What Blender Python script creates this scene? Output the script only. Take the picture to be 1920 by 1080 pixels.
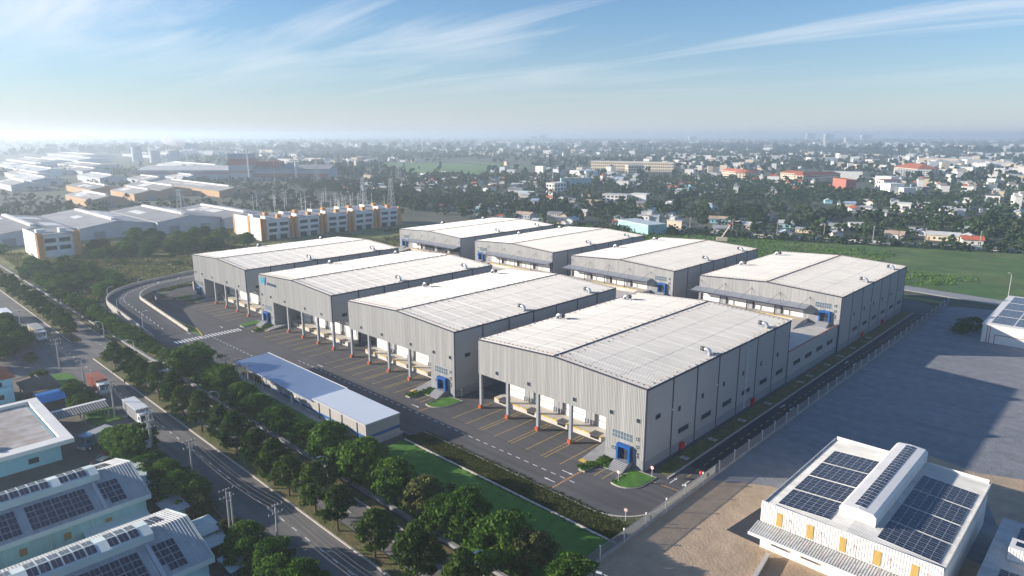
import bpy, math, random
import numpy as np
from mathutils import Vector
R = math.radians
S = bpy.context.scene
COL = S.collection
for o in list(bpy.data.objects):
    bpy.data.objects.remove(o)

# ---------------------------------------------------------------- camera
cam = bpy.data.objects.new('camera', bpy.data.cameras.new('camera'))
COL.objects.link(cam)
cam.location = (93.175, -97.855, 59.88)
cam.rotation_euler = (R(90 - 12.756), 0, R(43.827))
cam.data.sensor_width = 36
cam.data.lens = 36 * 1269.4 / 1920
cam.data.clip_start = 1
cam.data.clip_end = 40000
S.camera = cam

# ---------------------------------------------------------------- sky, sun, exposure
SUN_EL, SUN_AZ = R(16.5), R(40)          # sunlight travels towards azimuth 40 deg (from +x to +y)
to_sun = Vector((-math.cos(SUN_AZ) * math.cos(SUN_EL), -math.sin(SUN_AZ) * math.cos(SUN_EL), math.sin(SUN_EL)))
W = bpy.data.worlds.new('World')
S.world = W
W.use_nodes = True
nt = W.node_tree
nt.nodes.clear()
out = nt.nodes.new('ShaderNodeOutputWorld')
sky = nt.nodes.new('ShaderNodeTexSky')
sky.sky_type = 'NISHITA'
sky.sun_disc = False
sky.sun_elevation = SUN_EL
sky.sun_rotation = math.atan2(to_sun.x, to_sun.y)
sky.altitude = 60
sky.air_density = 1.1
sky.dust_density = 0.3
sky.ozone_density = 6.0
bg = nt.nodes.new('ShaderNodeBackground')
bg.inputs[1].default_value = 0.088
nt.links.new(sky.outputs[0], bg.inputs[0])
CLX, CLY = 7.081443, 3.094981
# thin cirrus: noise on a flat layer high above, stretched into streaks
tc = nt.nodes.new('ShaderNodeTexCoord')
sep = nt.nodes.new('ShaderNodeSeparateXYZ')
nt.links.new(tc.outputs['Generated'], sep.inputs[0])
def wmath(op, a, b=None, clamp=False):
    n = nt.nodes.new('ShaderNodeMath'); n.operation = op; n.use_clamp = clamp
    for i, v in enumerate((a, b)):
        if v is None: continue
        if isinstance(v, (int, float)): n.inputs[i].default_value = v
        else: nt.links.new(v, n.inputs[i])
    return n.outputs[0]
zz = wmath('MAXIMUM', wmath('ADD', sep.outputs[2], 0.06), 0.02)
comb = nt.nodes.new('ShaderNodeCombineXYZ')
nt.links.new(wmath('DIVIDE', sep.outputs[0], zz), comb.inputs[0])
nt.links.new(wmath('DIVIDE', sep.outputs[1], zz), comb.inputs[1])
mp = nt.nodes.new('ShaderNodeMapping')
mp.inputs['Rotation'].default_value = (0, 0, R(-38))
mp.inputs['Scale'].default_value = (0.30, 1.15, 1)
mp.inputs['Location'].default_value = (CLX, CLY, 0)
nt.links.new(comb.outputs[0], mp.inputs[0])
n1 = nt.nodes.new('ShaderNodeTexNoise'); n1.inputs['Scale'].default_value = 0.75
n1.inputs['Detail'].default_value = 10; n1.inputs['Roughness'].default_value = 0.60; n1.inputs['Distortion'].default_value = 1.1
nt.links.new(mp.outputs[0], n1.inputs['Vector'])
mp2 = nt.nodes.new('ShaderNodeMapping'); mp2.inputs['Rotation'].default_value = (0, 0, R(-38)); mp2.inputs['Scale'].default_value = (0.16, 0.34, 1); mp2.inputs['Location'].default_value = (CLX * 1.7 + 3, CLY * 2.3 + 1, 0)
nt.links.new(comb.outputs[0], mp2.inputs[0])
n2 = nt.nodes.new('ShaderNodeTexNoise'); n2.inputs['Scale'].default_value = 1.0; n2.inputs['Detail'].default_value = 3
nt.links.new(mp2.outputs[0], n2.inputs['Vector'])
csum = wmath('ADD', wmath('MULTIPLY', n1.outputs[0], 0.62), wmath('MULTIPLY', n2.outputs[0], 0.62))
cr = nt.nodes.new('ShaderNodeValToRGB')
cr.color_ramp.elements[0].position = 0.61; cr.color_ramp.elements[0].color = (0, 0, 0, 1)
cr.color_ramp.elements[1].position = 0.90; cr.color_ramp.elements[1].color = (1, 1, 1, 1)
nt.links.new(csum, cr.inputs[0])
fade = wmath('MULTIPLY', wmath('MULTIPLY', wmath('SUBTRACT', sep.outputs[2], 0.03), 9.0, True), 0.85)
fac = wmath('MULTIPLY', cr.outputs[0], fade)
bgc = nt.nodes.new('ShaderNodeBackground')
bgc.inputs[0].default_value = (1.0, 0.985, 0.97, 1)
bgc.inputs[1].default_value = 0.62
mixs = nt.nodes.new('ShaderNodeMixShader')
nt.links.new(fac, mixs.inputs[0]); nt.links.new(bg.outputs[0], mixs.inputs[1]); nt.links.new(bgc.outputs[0], mixs.inputs[2])
# pale veil of air low above the horizon, the same all round
bgv = nt.nodes.new('ShaderNodeBackground'); bgv.inputs[0].default_value = (0.84, 0.90, 1.0, 1); bgv.inputs[1].default_value = 0.45
veil = wmath('MULTIPLY', wmath('POWER', 2.718, wmath('MULTIPLY', wmath('MAXIMUM', sep.outputs[2], 0.0), -13.0)), 0.75)
mixv = nt.nodes.new('ShaderNodeMixShader')
nt.links.new(veil, mixv.inputs[0]); nt.links.new(mixs.outputs[0], mixv.inputs[1]); nt.links.new(bgv.outputs[0], mixv.inputs[2])
nt.links.new(mixv.outputs[0], out.inputs[0])

sl = bpy.data.lights.new('sun', 'SUN')
sl.energy = 5.0
sl.angle = R(0.6)
sl.color = (1.0, 0.89, 0.76)
sun = bpy.data.objects.new('sun', sl)
sun.rotation_euler = (-to_sun).to_track_quat('-Z', 'Y').to_euler()
sun.location = (-200, -200, 200)
COL.objects.link(sun)
S.view_settings.view_transform = 'Standard'
S.view_settings.look = 'None'
S.view_settings.gamma = 1
S.view_settings.exposure = 0.92
try: S.view_settings.use_curve_mapping = False
except Exception: pass
S.cycles.volume_bounces = 1
S.cycles.max_bounces = 6
HAZE_DENSITY = 3.1e-4

# ---------------------------------------------------------------- materials
MATS = {}
def mat(name, col, rough=0.7, noise=None, metal=0.0, rnd=0.0, streak=None, spec=0.3, bump=None, col2=None, scale2=None, sharp=0.5, pos=False):
    """procedural material: base colour, optional noise (scale, amount), second colour patches, per-object variation, streaks"""
    m = bpy.data.materials.new(name); m.use_nodes = True
    t = m.node_tree; N = t.nodes; Lk = t.links
    b = N['Principled BSDF']
    b.inputs['Roughness'].default_value = rough
    b.inputs['Metallic'].default_value = metal
    b.inputs['Specular IOR Level'].default_value = spec
    cur = None
    rgb = N.new('ShaderNodeRGB'); rgb.outputs[0].default_value = (*col, 1); cur = rgb.outputs[0]
    if pos: src = N.new('ShaderNodeNewGeometry').outputs['Position']
    else: src = N.new('ShaderNodeTexCoord').outputs['Object']
    def noise_node(scale, detail=5, vec=None):
        n = N.new('ShaderNodeTexNoise'); n.inputs['Scale'].default_value = scale; n.inputs['Detail'].default_value = detail
        Lk.new(vec if vec else src, n.inputs['Vector']); return n.outputs[0]
    def mul(cur, val, amount):
        mr = N.new('ShaderNodeMapRange'); mr.inputs['From Min'].default_value = 0.25 if amount[1] else 0
        mr.inputs['From Max'].default_value = 0.75 if amount[1] else 1
        mr.inputs['To Min'].default_value = 1 - amount[0]; mr.inputs['To Max'].default_value = 1 + amount[0]
        Lk.new(val, mr.inputs['Value'])
        mx = N.new('ShaderNodeVectorMath'); mx.operation = 'SCALE'
        Lk.new(cur, mx.inputs[0]); Lk.new(mr.outputs[0], mx.inputs['Scale']); return mx.outputs[0]
    if col2:
        f = noise_node(scale2, 7)
        rp = N.new('ShaderNodeValToRGB'); rp.color_ramp.elements[0].position = 0.5 - sharp * 0.25; rp.color_ramp.elements[1].position = 0.5 + sharp * 0.25
        Lk.new(f, rp.inputs[0])
        mx = N.new('ShaderNodeMix'); mx.data_type = 'RGBA'
        Lk.new(rp.outputs[0], mx.inputs['Factor']); Lk.new(cur, mx.inputs[6]); mx.inputs[7].default_value = (*col2, 1)
        cur = mx.outputs[2]
    if noise: cur = mul(cur, noise_node(noise[0]), (noise[1], True))
    if streak:
        mpn = N.new('ShaderNodeMapping'); mpn.inputs['Scale'].default_value = streak[0]
        Lk.new(src, mpn.inputs[0]); cur = mul(cur, noise_node(1.0, 3, mpn.outputs[0]), (streak[1], True))
    if rnd:
        oi = N.new('ShaderNodeObjectInfo'); cur = mul(cur, oi.outputs['Random'], (rnd, False))
    Lk.new(cur, b.inputs['Base Color'])
    if bump:
        bn = N.new('ShaderNodeBump'); bn.inputs['Strength'].default_value = bump[1]; bn.inputs['Distance'].default_value = bump[2]
        Lk.new(noise_node(bump[0], 6), bn.inputs['Height']); Lk.new(bn.outputs[0], b.inputs['Normal'])
    MATS[name] = m
    return m

def leaf_mat(name, col, col2, trans=0.25, rnd=0.25):
    m = bpy.data.materials.new(name); m.use_nodes = True
    t = m.node_tree; N = t.nodes; Lk = t.links
    N.remove(N['Principled BSDF'])
    o = N['Material Output']
    geo = N.new('ShaderNodeNewGeometry')
    n = N.new('ShaderNodeTexNoise'); n.inputs['Scale'].default_value = 0.45; n.inputs['Detail'].default_value = 4
    Lk.new(geo.outputs['Position'], n.inputs['Vector'])
    oi = N.new('ShaderNodeObjectInfo')
    ad = N.new('ShaderNodeMath'); ad.operation = 'MULTIPLY_ADD'; ad.inputs[1].default_value = 1.5; 
    Lk.new(n.outputs[0], ad.inputs[0])
    sb = N.new('ShaderNodeMath'); sb.operation = 'MULTIPLY_ADD'; sb.inputs[1].default_value = rnd * 2; sb.inputs[2].default_value = -0.25 - rnd
    Lk.new(oi.outputs['Random'], sb.inputs[0]); Lk.new(sb.outputs[0], ad.inputs[2])
    ad.use_clamp = True
    mx = N.new('ShaderNodeMix'); mx.data_type = 'RGBA'
    Lk.new(ad.outputs[0], mx.inputs['Factor']); mx.inputs[6].default_value = (*col, 1); mx.inputs[7].default_value = (*col2, 1)
    d = N.new('ShaderNodeBsdfDiffuse'); tr = N.new('ShaderNodeBsdfTranslucent'); ms = N.new('ShaderNodeMixShader')
    ms.inputs[0].default_value = trans
    Lk.new(mx.outputs[2], d.inputs[0]); Lk.new(mx.outputs[2], tr.inputs[0])
    Lk.new(d.outputs[0], ms.inputs[1]); Lk.new(tr.outputs[0], ms.inputs[2]); Lk.new(ms.outputs[0], o.inputs[0])
    MATS[name] = m
    return m

mat('asphalt', (0.078, 0.077, 0.083), 0.85, (0.05, 0.26), col2=(0.105, 0.103, 0.107), scale2=0.07, sharp=1.1, bump=(8, 0.15, 0.02), pos=True, streak=((0.018, 0.9, 0.1), 0.2))
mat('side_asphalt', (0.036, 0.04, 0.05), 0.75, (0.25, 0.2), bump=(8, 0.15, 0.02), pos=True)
mat('old_asphalt', (0.13, 0.127, 0.125), 0.85, (0.15, 0.2), col2=(0.18, 0.172, 0.162), scale2=0.05, sharp=1.0, pos=True, streak=((0.02, 0.9, 0.1), 0.2))
mat('deck_asphalt', (0.10, 0.098, 0.10), 0.85, (0.2, 0.15), pos=True)
mat('concrete', (0.40, 0.38, 0.35), 0.85, (0.6, 0.16), pos=True)
mat('pale_concrete', (0.52, 0.49, 0.45), 0.85, (0.4, 0.14), pos=True)
mat('grey_concrete', (0.27, 0.275, 0.285), 0.85, (0.5, 0.18), pos=True)
mat('kerb', (0.50, 0.46, 0.40), 0.85, (0.9, 0.15), pos=True)
mat('yellow_kerb', (0.62, 0.45, 0.10), 0.8, (0.9, 0.2), pos=True)
mat('white_paint', (0.72, 0.72, 0.70), 0.7, (1.5, 0.18), pos=True)
mat('yellow_paint', (0.60, 0.42, 0.08), 0.7, (1.5, 0.25), pos=True)
mat('orange_paint', (0.62, 0.33, 0.14), 0.7, (1.5, 0.2), pos=True)
mat('roof_white', (0.45, 0.445, 0.43), 0.45, (0.12, 0.07), spec=0.3, streak=((0.10, 1.6, 0.1), 0.11))
mat('cladding', (0.345, 0.345, 0.338), 0.5, None, rnd=0.09, spec=0.35, streak=((1.6, 1.6, 0.06), 0.10))
mat('side_cladding', (0.33, 0.335, 0.34), 0.5, (0.08, 0.05), rnd=0.03, spec=0.35)
mat('navy_trim', (0.03, 0.034, 0.06), 0.5)
mat('column_grey', (0.28, 0.30, 0.33), 0.55, (1.0, 0.08))
mat('plinth', (0.24, 0.25, 0.27), 0.85, (1.2, 0.12))
mat('soffit', (0.45, 0.45, 0.45), 0.8)
mat('shutter', (0.80, 0.79, 0.75), 0.5, None, streak=((0.2, 0.2, 9.0), 0.04))
mat('dark_gap', (0.02, 0.022, 0.025), 0.7)
mat('glass', (0.03, 0.045, 0.06), 0.12, None, spec=0.6)
mat('glass_light', (0.10, 0.14, 0.17), 0.15, None, spec=0.6)
mat('blue_portal', (0.008, 0.085, 0.32), 0.45)
mat('steel', (0.55, 0.57, 0.60), 0.35, (2.0, 0.1), metal=0.6)
mat('dark_steel', (0.09, 0.09, 0.10), 0.5)
mat('red_plastic', (0.45, 0.085, 0.03), 0.55)
mat('fire_red', (0.50, 0.02, 0.02), 0.5)
mat('black_rubber', (0.015, 0.015, 0.017), 0.8)
mat('grass_lawn', (0.045, 0.150, 0.018), 0.9, (0.6, 0.25), col2=(0.085, 0.185, 0.03), scale2=0.12, sharp=1.0, bump=(3, 0.6, 0.15), pos=True)
mat('grass_dark', (0.075, 0.09, 0.042), 0.95, (0.9, 0.5), col2=(0.095, 0.105, 0.05), scale2=0.8, sharp=0.8, bump=(3, 0.9, 0.3), pos=True)
mat('grass_verge', (0.085, 0.115, 0.03), 0.95, (0.7, 0.35), col2=(0.16, 0.125, 0.06), scale2=0.22, sharp=0.9, bump=(3, 0.8, 0.2), pos=True)
mat('grass_field', (0.052, 0.125, 0.03), 0.95, (0.08, 0.35), col2=(0.12, 0.16, 0.05), scale2=0.035, sharp=0.8, bump=(1.5, 0.8, 0.3), pos=True)
mat('scrub', (0.12, 0.165, 0.05), 0.95, (0.12, 0.35), col2=(0.24, 0.21, 0.09), scale2=0.045, sharp=0.9, bump=(1.0, 1.0, 0.5), pos=True)
mat('earth', (0.15, 0.13, 0.11), 0.95, (0.4, 0.2), pos=True)
mat('gravel', (0.235, 0.24, 0.255), 0.95, (0.5, 0.16), col2=(0.195, 0.208, 0.23), scale2=0.03, sharp=1.2, bump=(2.5, 0.6, 0.15), pos=True, streak=((0.04, 0.22, 0.1), 0.14))  # blue-grey holds the tint of the warehouse shade, painted into the base colour
mat('sunlit_tint', (0.44, 0.325, 0.22), 0.95, (0.4, 0.14), col2=(0.38, 0.30, 0.22), scale2=0.08, sharp=1.0, bump=(2.5, 0.6, 0.15), pos=True, streak=((0.3, 0.05, 0.1), 0.12))  # tan of the lot where sunlit, the sunlight put into the colour
mat('land', (0.062, 0.085, 0.045), 0.95, (0.012, 0.35), col2=(0.12, 0.115, 0.085), scale2=0.009, sharp=0.8, pos=True)
mat('paddy', (0.10, 0.20, 0.055), 0.95, (0.01, 0.2), pos=True)
mat('bark', (0.12, 0.085, 0.06), 0.95, (3, 0.3))
leaf_mat('leaf_dark', (0.026, 0.066, 0.015), (0.10, 0.15, 0.036))
leaf_mat('leaf_mid', (0.030, 0.086, 0.014), (0.125, 0.215, 0.040))
leaf_mat('leaf_olive', (0.06, 0.08, 0.026), (0.14, 0.15, 0.055))
leaf_mat('leaf_far', (0.015, 0.042, 0.020), (0.058, 0.092, 0.036), 0.12, 0.4)
leaf_mat('reed', (0.14, 0.16, 0.05), (0.36, 0.32, 0.16), 0.3, 0.3)
mat('panel_cell', (0.012, 0.020, 0.045), 0.18, None, spec=0.5)
mat('panel_frame', (0.45, 0.47, 0.5), 0.4)
mat('white_wall', (0.72, 0.71, 0.68), 0.7, (0.4, 0.08))
mat('cream_wall', (0.66, 0.56, 0.42), 0.8, (0.3, 0.08))
mat('teal_wall', (0.30, 0.48, 0.50), 0.7, (0.3, 0.15), streak=((1.0, 1.0, 0.1), 0.15))  # on the workshops the teal is a shadow cast put into the wall colour
mat('mint_roof', (0.50, 0.58, 0.58), 0.5, (0.3, 0.12))
mat('old_white_roof', (0.52, 0.52, 0.50), 0.55, (0.3, 0.15), streak=((0.2, 1.2, 0.2), 0.14))
mat('sky_blue_wall', (0.35, 0.62, 0.72), 0.7, (0.5, 0.1))
mat('roof_felt', (0.42, 0.40, 0.40), 0.9, (0.25, 0.15), col2=(0.33, 0.29, 0.26), scale2=0.4, sharp=0.5, streak=((2.0, 0.2, 1.0), 0.15))
mat('blue_roof', (0.36, 0.45, 0.60), 0.3, (0.2, 0.06), streak=((2.5, 0.3, 0.1), 0.06), spec=0.5)
mat('pale_blue_roof', (0.56, 0.62, 0.70), 0.6, (0.2, 0.03))
mat('office_grey', (0.36, 0.35, 0.34), 0.7, (0.5, 0.06))
mat('office_stripe', (0.012, 0.10, 0.30), 0.6)
mat('orange_wall', (0.60, 0.28, 0.09), 0.8, (0.4, 0.1))
mat('ochre_wall', (0.45, 0.29, 0.16), 0.8, (0.2, 0.15))
mat('hall_roof', (0.34, 0.325, 0.31), 0.7, (0.1, 0.2), rnd=0.25)
mat('terracotta', (0.42, 0.12, 0.06), 0.85, (0.5, 0.2), rnd=0.25)
mat('brown_door', (0.30, 0.19, 0.10), 0.7)
mat('yellow_shutter', (0.44, 0.29, 0.08), 0.6, None, streak=((9, 1, 1), 0.2))
mat('rust_red', (0.30, 0.085, 0.06), 0.7, (1.0, 0.2))
mat('truck_white', (0.75, 0.76, 0.76), 0.35)
mat('truck_blue', (0.05, 0.14, 0.25), 0.4)
mat('tarp_grey', (0.33, 0.34, 0.35), 0.8, (1, 0.15))
mat('pole_concrete', (0.42, 0.40, 0.37), 0.9, (1, 0.1))
mat('wire', (0.10, 0.10, 0.11), 0.6)
mat('lamp_grey', (0.62, 0.63, 0.65), 0.5)
mat('tarp_blue', (0.06, 0.25, 0.55), 0.5, (1, 0.15))
mat('thatch', (0.13, 0.11, 0.09), 0.95, (2, 0.3))
mat('mesh_grey', (0.20, 0.21, 0.23), 0.6)
mat('shed_roof', (0.36, 0.38, 0.385), 0.6, (0.3, 0.15), streak=((0.2, 1.2, 0.2), 0.14))
mat('fence_grey', (0.42, 0.43, 0.45), 0.6)
mat('sign_cyan', (0.02, 0.42, 0.62), 0.5)
mat('sign_navy', (0.03, 0.06, 0.14), 0.5)
mat('factory_grey', (0.40, 0.43, 0.47), 0.7, (0.1, 0.1))
mat('factory_roof', (0.29, 0.29, 0.295), 0.7, (0.1, 0.2), rnd=0.2)
mat('factory_red', (0.40, 0.14, 0.11), 0.7)
mat('tan_roof', (0.45, 0.34, 0.26), 0.8, (0.2, 0.15))
mat('tower_pale', (0.60, 0.58, 0.55), 0.8)

# ---------------------------------------------------------------- mesh helpers
class MB:
    def __init__(s): s.v = []; s.f = []; s.m = []
    def poly(s, pts, m=0):
        b = len(s.v); s.v += [tuple(p) for p in pts]; s.f.append(tuple(range(b, b + len(pts)))); s.m.append(m); return s
    def hexa(s, p, m=0):     # 8 points: bottom 4 ccw, top 4 ccw
        b = len(s.v); s.v += [tuple(q) for q in p]
        for f in ((0, 3, 2, 1), (4, 5, 6, 7), (0, 1, 5, 4), (1, 2, 6, 5), (2, 3, 7, 6), (3, 0, 4, 7)):
            s.f.append(tuple(b + i for i in f)); s.m.append(m)
        return s
    def box(s, x0, y0, z0, x1, y1, z1, m=0):
        return s.hexa([(x0, y0, z0), (x1, y0, z0), (x1, y1, z0), (x0, y1, z0), (x0, y0, z1), (x1, y0, z1), (x1, y1, z1), (x0, y1, z1)], m)
    def prism(s, pts, z0, z1, m=0):
        a = sum(pts[i][0] * pts[(i + 1) % len(pts)][1] - pts[(i + 1) % len(pts)][0] * pts[i][1] for i in range(len(pts)))
        if a < 0: pts = pts[::-1]
        n = len(pts); b = len(s.v)
        s.v += [(p[0], p[1], z0) for p in pts] + [(p[0], p[1], z1) for p in pts]
        s.f.append(tuple(b + i for i in reversed(range(n)))); s.m.append(m)
        s.f.append(tuple(b + n + i for i in range(n))); s.m.append(m)
        for i in range(n):
            j = (i + 1) % n; s.f.append((b + i, b + j, b + n + j, b + n + i)); s.m.append(m)
        return s
    def prism_y(s, pts, y0, y1, m=0):     # pts in (x,z), extruded along y
        n = len(pts); b = len(s.v)
        a = sum(pts[i][0] * pts[(i + 1) % n][1] - pts[(i + 1) % n][0] * pts[i][1] for i in range(n))
        if a < 0: pts = pts[::-1]
        s.v += [(p[0], y0, p[1]) for p in pts] + [(p[0], y1, p[1]) for p in pts]
        s.f.append(tuple(b + i for i in range(n))); s.m.append(m)
        s.f.append(tuple(b + n + i for i in reversed(range(n)))); s.m.append(m)
        for i in range(n):
            j = (i + 1) % n; s.f.append((b + j, b + i, b + n + i, b + n + j)); s.m.append(m)
        return s
    def prism_x(s, pts, x0, x1, m=0):     # pts in (y,z), extruded along x
        n = len(pts); b = len(s.v)
        a = sum(pts[i][0] * pts[(i + 1) % n][1] - pts[(i + 1) % n][0] * pts[i][1] for i in range(n))
        if a < 0: pts = pts[::-1]
        s.v += [(x0, p[0], p[1]) for p in pts] + [(x1, p[0], p[1]) for p in pts]
        s.f.append(tuple(b + i for i in reversed(range(n)))); s.m.append(m)
        s.f.append(tuple(b + n + i for i in range(n))); s.m.append(m)
        for i in range(n):
            j = (i + 1) % n; s.f.append((b + i, b + j, b + n + j, b + n + i)); s.m.append(m)
        return s
    def tube(s, path, r, n=6, m=0):
        path = [Vector(p) for p in path]; rings = []
        rr = r if isinstance(r, (list, tuple)) else [r] * len(path)
        for i, p in enumerate(path):
            d = (path[min(i + 1, len(path) - 1)] - path[max(i - 1, 0)]).normalized()
            u = d.cross(Vector((0, 0, 1)) if abs(d.z) < 0.95 else Vector((1, 0, 0))).normalized(); w = d.cross(u)
            b = len(s.v)
            for k in range(n):
                a = 2 * math.pi * k / n
                q = p + (u * math.cos(a) + w * math.sin(a)) * rr[i]; s.v.append(tuple(q))
            rings.append(b)
        for a, b in zip(rings, rings[1:]):
            for k in range(n):
                j = (k + 1) % n; s.f.append((a + k, a + j, b + j, b + k)); s.m.append(m)
        s.f.append(tuple(rings[0] + k for k in reversed(range(n)))); s.m.append(m)
        s.f.append(tuple(rings[-1] + k for k in range(n))); s.m.append(m)
        return s
    def cyl(s, x, y, z0, z1, r0, r1=None, n=10, m=0):
        return s.tube([(x, y, z0), (x, y, z1)], [r0, r0 if r1 is None else r1], n, m)
    def mesh(s, name, mats, smooth=False):
        me = bpy.data.meshes.new(name); me.from_pydata(s.v, [], s.f)
        if isinstance(mats, str): mats = [mats]
        for k in mats: me.materials.append(MATS[k])
        if len(mats) > 1: me.polygons.foreach_set('material_index', s.m)
        if smooth: me.polygons.foreach_set('use_smooth', [True] * len(s.f))
        me.update(); return me

def link(name, me, parent=None, loc=None, rz=0, scale=None):
    o = bpy.data.objects.new(name, me); COL.objects.link(o)
    if parent: o.parent = parent
    if loc: o.location = loc
    if rz: o.rotation_euler = (0, 0, rz)
    if scale: o.scale = scale if isinstance(scale, (tuple, list)) else (scale,) * 3
    return o
def part(name, mb, mats, parent=None, loc=None, rz=0, smooth=False):
    return link(name, mb.mesh(name, mats, smooth), parent, loc, rz)
def tag(o, label, cat, group=None):
    o['label'] = label; o['category'] = cat
    if group: o['group'] = group
    return o
def struct(o): o['kind'] = 'structure'; return o
def thing(name, label, cat, loc=(0, 0, 0), rz=0, group=None):
    o = bpy.data.objects.new(name, None); COL.objects.link(o); o.empty_display_size = 0.5
    o.location = loc; o.rotation_euler = (0, 0, rz); return tag(o, label, cat, group)
def copy_tree(o, parent=None, loc=None, rz=None, scale=None, label=None, group=None):
    c = o.copy(); COL.objects.link(c); c.parent = parent
    for ch in o.children: copy_tree(ch, c)
    if loc is not None: c.location = loc
    if rz is not None: c.rotation_euler = (0, 0, rz)
    if scale is not None: c.scale = scale if isinstance(scale, (tuple, list)) else (scale,) * 3
    if label: c['label'] = label
    if group: c['group'] = group
    return c
def box_part(name, b, mats, parent, loc=None): return part(name, MB().box(*b), mats, parent, loc)
def arc(cx, cy, r, a0, a1, n=12):
    return [(cx + r * math.cos(R(a0 + (a1 - a0) * i / n)), cy + r * math.sin(R(a0 + (a1 - a0) * i / n))) for i in range(n + 1)]
# ================================================================ ground and paved areas
struct(part('ground', MB().box(-12000, -12000, -0.9, 12000, 12000, -0.45), 'land'))
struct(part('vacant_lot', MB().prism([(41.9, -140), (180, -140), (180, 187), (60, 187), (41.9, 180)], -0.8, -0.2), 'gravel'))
struct(part('sunlit_patch', MB().prism([(41.9, -140), (130, -140), (130, 4), (58, 14), (55, 12.5), (51, 11.5), (46, 8.5), (41.9, 6)], -0.7, -0.19), 'sunlit_tint'))  # sunlit south of the lot painted as a tan sheet, edged near the shadow line
struct(part('sunlit_strip', MB().prism([(68, 44), (76, 42), (92, 49), (140, 62), (140, 40), (100, 30), (82, 24), (80, 30), (70, 34)], -0.7, -0.186), 'sunlit_tint'))  # another sunlit stretch of the lot, painted on in tan
yard = struct(part('yard', MB().prism([(-186, 0), (-172, -15), (-166, -31.5), (-86, -31.5), (-78, -24), (-72, -20), (-9.8, -20), (-9.8, -16.6)] +
     [(30, -16.6)] + arc(33, -8.4, 8.2, -90, 0, 10) + [(41.2, 160)] + arc(27.2, 168, 14, 0, 90, 8) + [(-190, 182)], -0.8, 0.0), 'asphalt'))
YARD = yard
yk = [(-9.8, -16.6), (30, -16.6)] + arc(33, -8.4, 8.2, -90, 0, 10)
def strip(path, w, z0, z1):
    """a kerb: rectangle section of width w (to the right of travel) along a path"""
    mb = MB(); offs = []
    for i, p in enumerate(path):
        a = Vector(path[max(i - 1, 0)]); b = Vector(path[min(i + 1, len(path) - 1)])
        d = (b - a).normalized(); n = Vector((d.y, -d.x)); offs.append((p[0] + n.x * w, p[1] + n.y * w))
    for i in range(len(path) - 1):
        a, b, c, d = path[i], path[i + 1], offs[i + 1], offs[i]
        mb.hexa([(d[0], d[1], z0), (c[0], c[1], z0), (b[0], b[1], z0), (a[0], a[1], z0), (d[0], d[1], z1), (c[0], c[1], z1), (b[0], b[1], z1), (a[0], a[1], z1)])
    return mb
part('kerb', strip(yk, 0.28, -0.3, 0.14), 'kerb', yard)
part('kerb', MB().box(41.2, -8.4, -0.3, 41.48, 160, 0.15), 'yellow_kerb', yard)
part('kerb', strip([(-99, -32), (-86, -31.5), (-78, -24), (-72, -20.4)], 0.3, -0.3, 0.14), 'kerb', yard)
struct(part('ground_cover', MB().prism([(-9.8, -21.6), (41.9, -21.6), (41.9, -9), (41.48, -8.4)] + list(reversed([(p[0] + (0.25 if i > 1 else 0), p[1] - 0.28) for i, p in enumerate(yk)])), -0.8, 0.1), 'grass_dark'))
struct(part('lawn_edging', MB().box(-9.8, -21.95, -0.6, 41.9, -21.6, 0.22), 'pale_concrete'))
struct(part('lawn', MB().prism([(-100, -38.6), (41.9, -38.6), (41.9, -21.95), (-9.8, -21.95), (-9.8, -29.5), (-76, -29.5), (-85.7, -31.9), (-99, -32.4)], -0.8, 0.08), 'grass_lawn'))
struct(part('west_verge', MB().prism([(-420, -38.6), (-100, -38.6), (-100, -32.2), (-186, -32.2), (-192, 20), (-420, 20)], -0.8, 0.03), 'scrub'))
struct(part('ditch_wall', MB().box(-420, -39.2, -0.8, 41.9, -38.6, 0.35), 'grey_concrete'))
struct(part('ditch', MB().box(-420, -39.75, -0.85, 42, -39.2, -0.38), 'dark_gap'))
struct(part('footpath', MB().box(-420, -41.4, -0.8, 60, -39.75, 0.05), 'grass_verge'))
for x0, x1 in ((-420, 60),):
    struct(part('service_road', MB().box(x0, -47.2, -0.8, x1, -41.6, 0.0), 'old_asphalt'))
    part('kerb', MB().box(x0, -41.62, -0.3, x1, -41.4, 0.13), 'concrete', bpy.data.objects['service_road'])
# grass median between the two roads, broken by the junction
for (x0, x1), nm in (((-420, -133), 'median_verge'), ((-112, 70), 'median_verge')):
    v = struct(part(nm, MB().prism([(x0, -49.7), (x1 - 1.5, -49.7)] + arc(x1 - 1.5, -48.5, 1.25, -90, 90, 6) + [(x0, -47.25)], -0.8, 0.12), 'grass_verge'))
    part('kerb', MB().box(x0, -50.0, -0.3, x1 - 1, -49.72, 0.16), 'kerb', v)
struct(part('junction', MB().prism([(-133, -49.95), (-112.3, -49.95), (-112.3, -47.22), (-133, -47.22)], -0.8, -0.006), 'old_asphalt'))
struct(part('gate_apron', MB().prism([(-99, -41.5), (-84, -41.5), (-86.5, -31.55), (-97, -31.55)], -0.8, 0.1), 'concrete'))
road = struct(part('road', MB().box(-420, -57.4, -0.8, 120, -50.0, 0.0), 'old_asphalt'))
struct(part('side_road', MB().prism([(-136, -57.42), (-103, -57.42), (-108, -66), (-116, -110), (-126, -110), (-130, -66)], -0.8, 0.002), 'old_asphalt'))
struct(part('roadside', MB().prism([(-103, -57.4), (-420, -57.4), (-420, -200), (160, -200), (160, -57.4)], -0.8, -0.07), 'earth'))
struct(part('roadside_grass', MB().prism([(-104, -57.5), (-62, -57.5), (-62, -63), (-106, -63)], -0.8, 0.05), 'grass_lawn'))
struct(part('field', MB().prism([(-62, 300), (180, 386), (180, 214), (60, 203), (22, 208), (-60, 196), (-200, 196), (-200, 250)], -0.8, -0.25), 'grass_field'))
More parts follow.
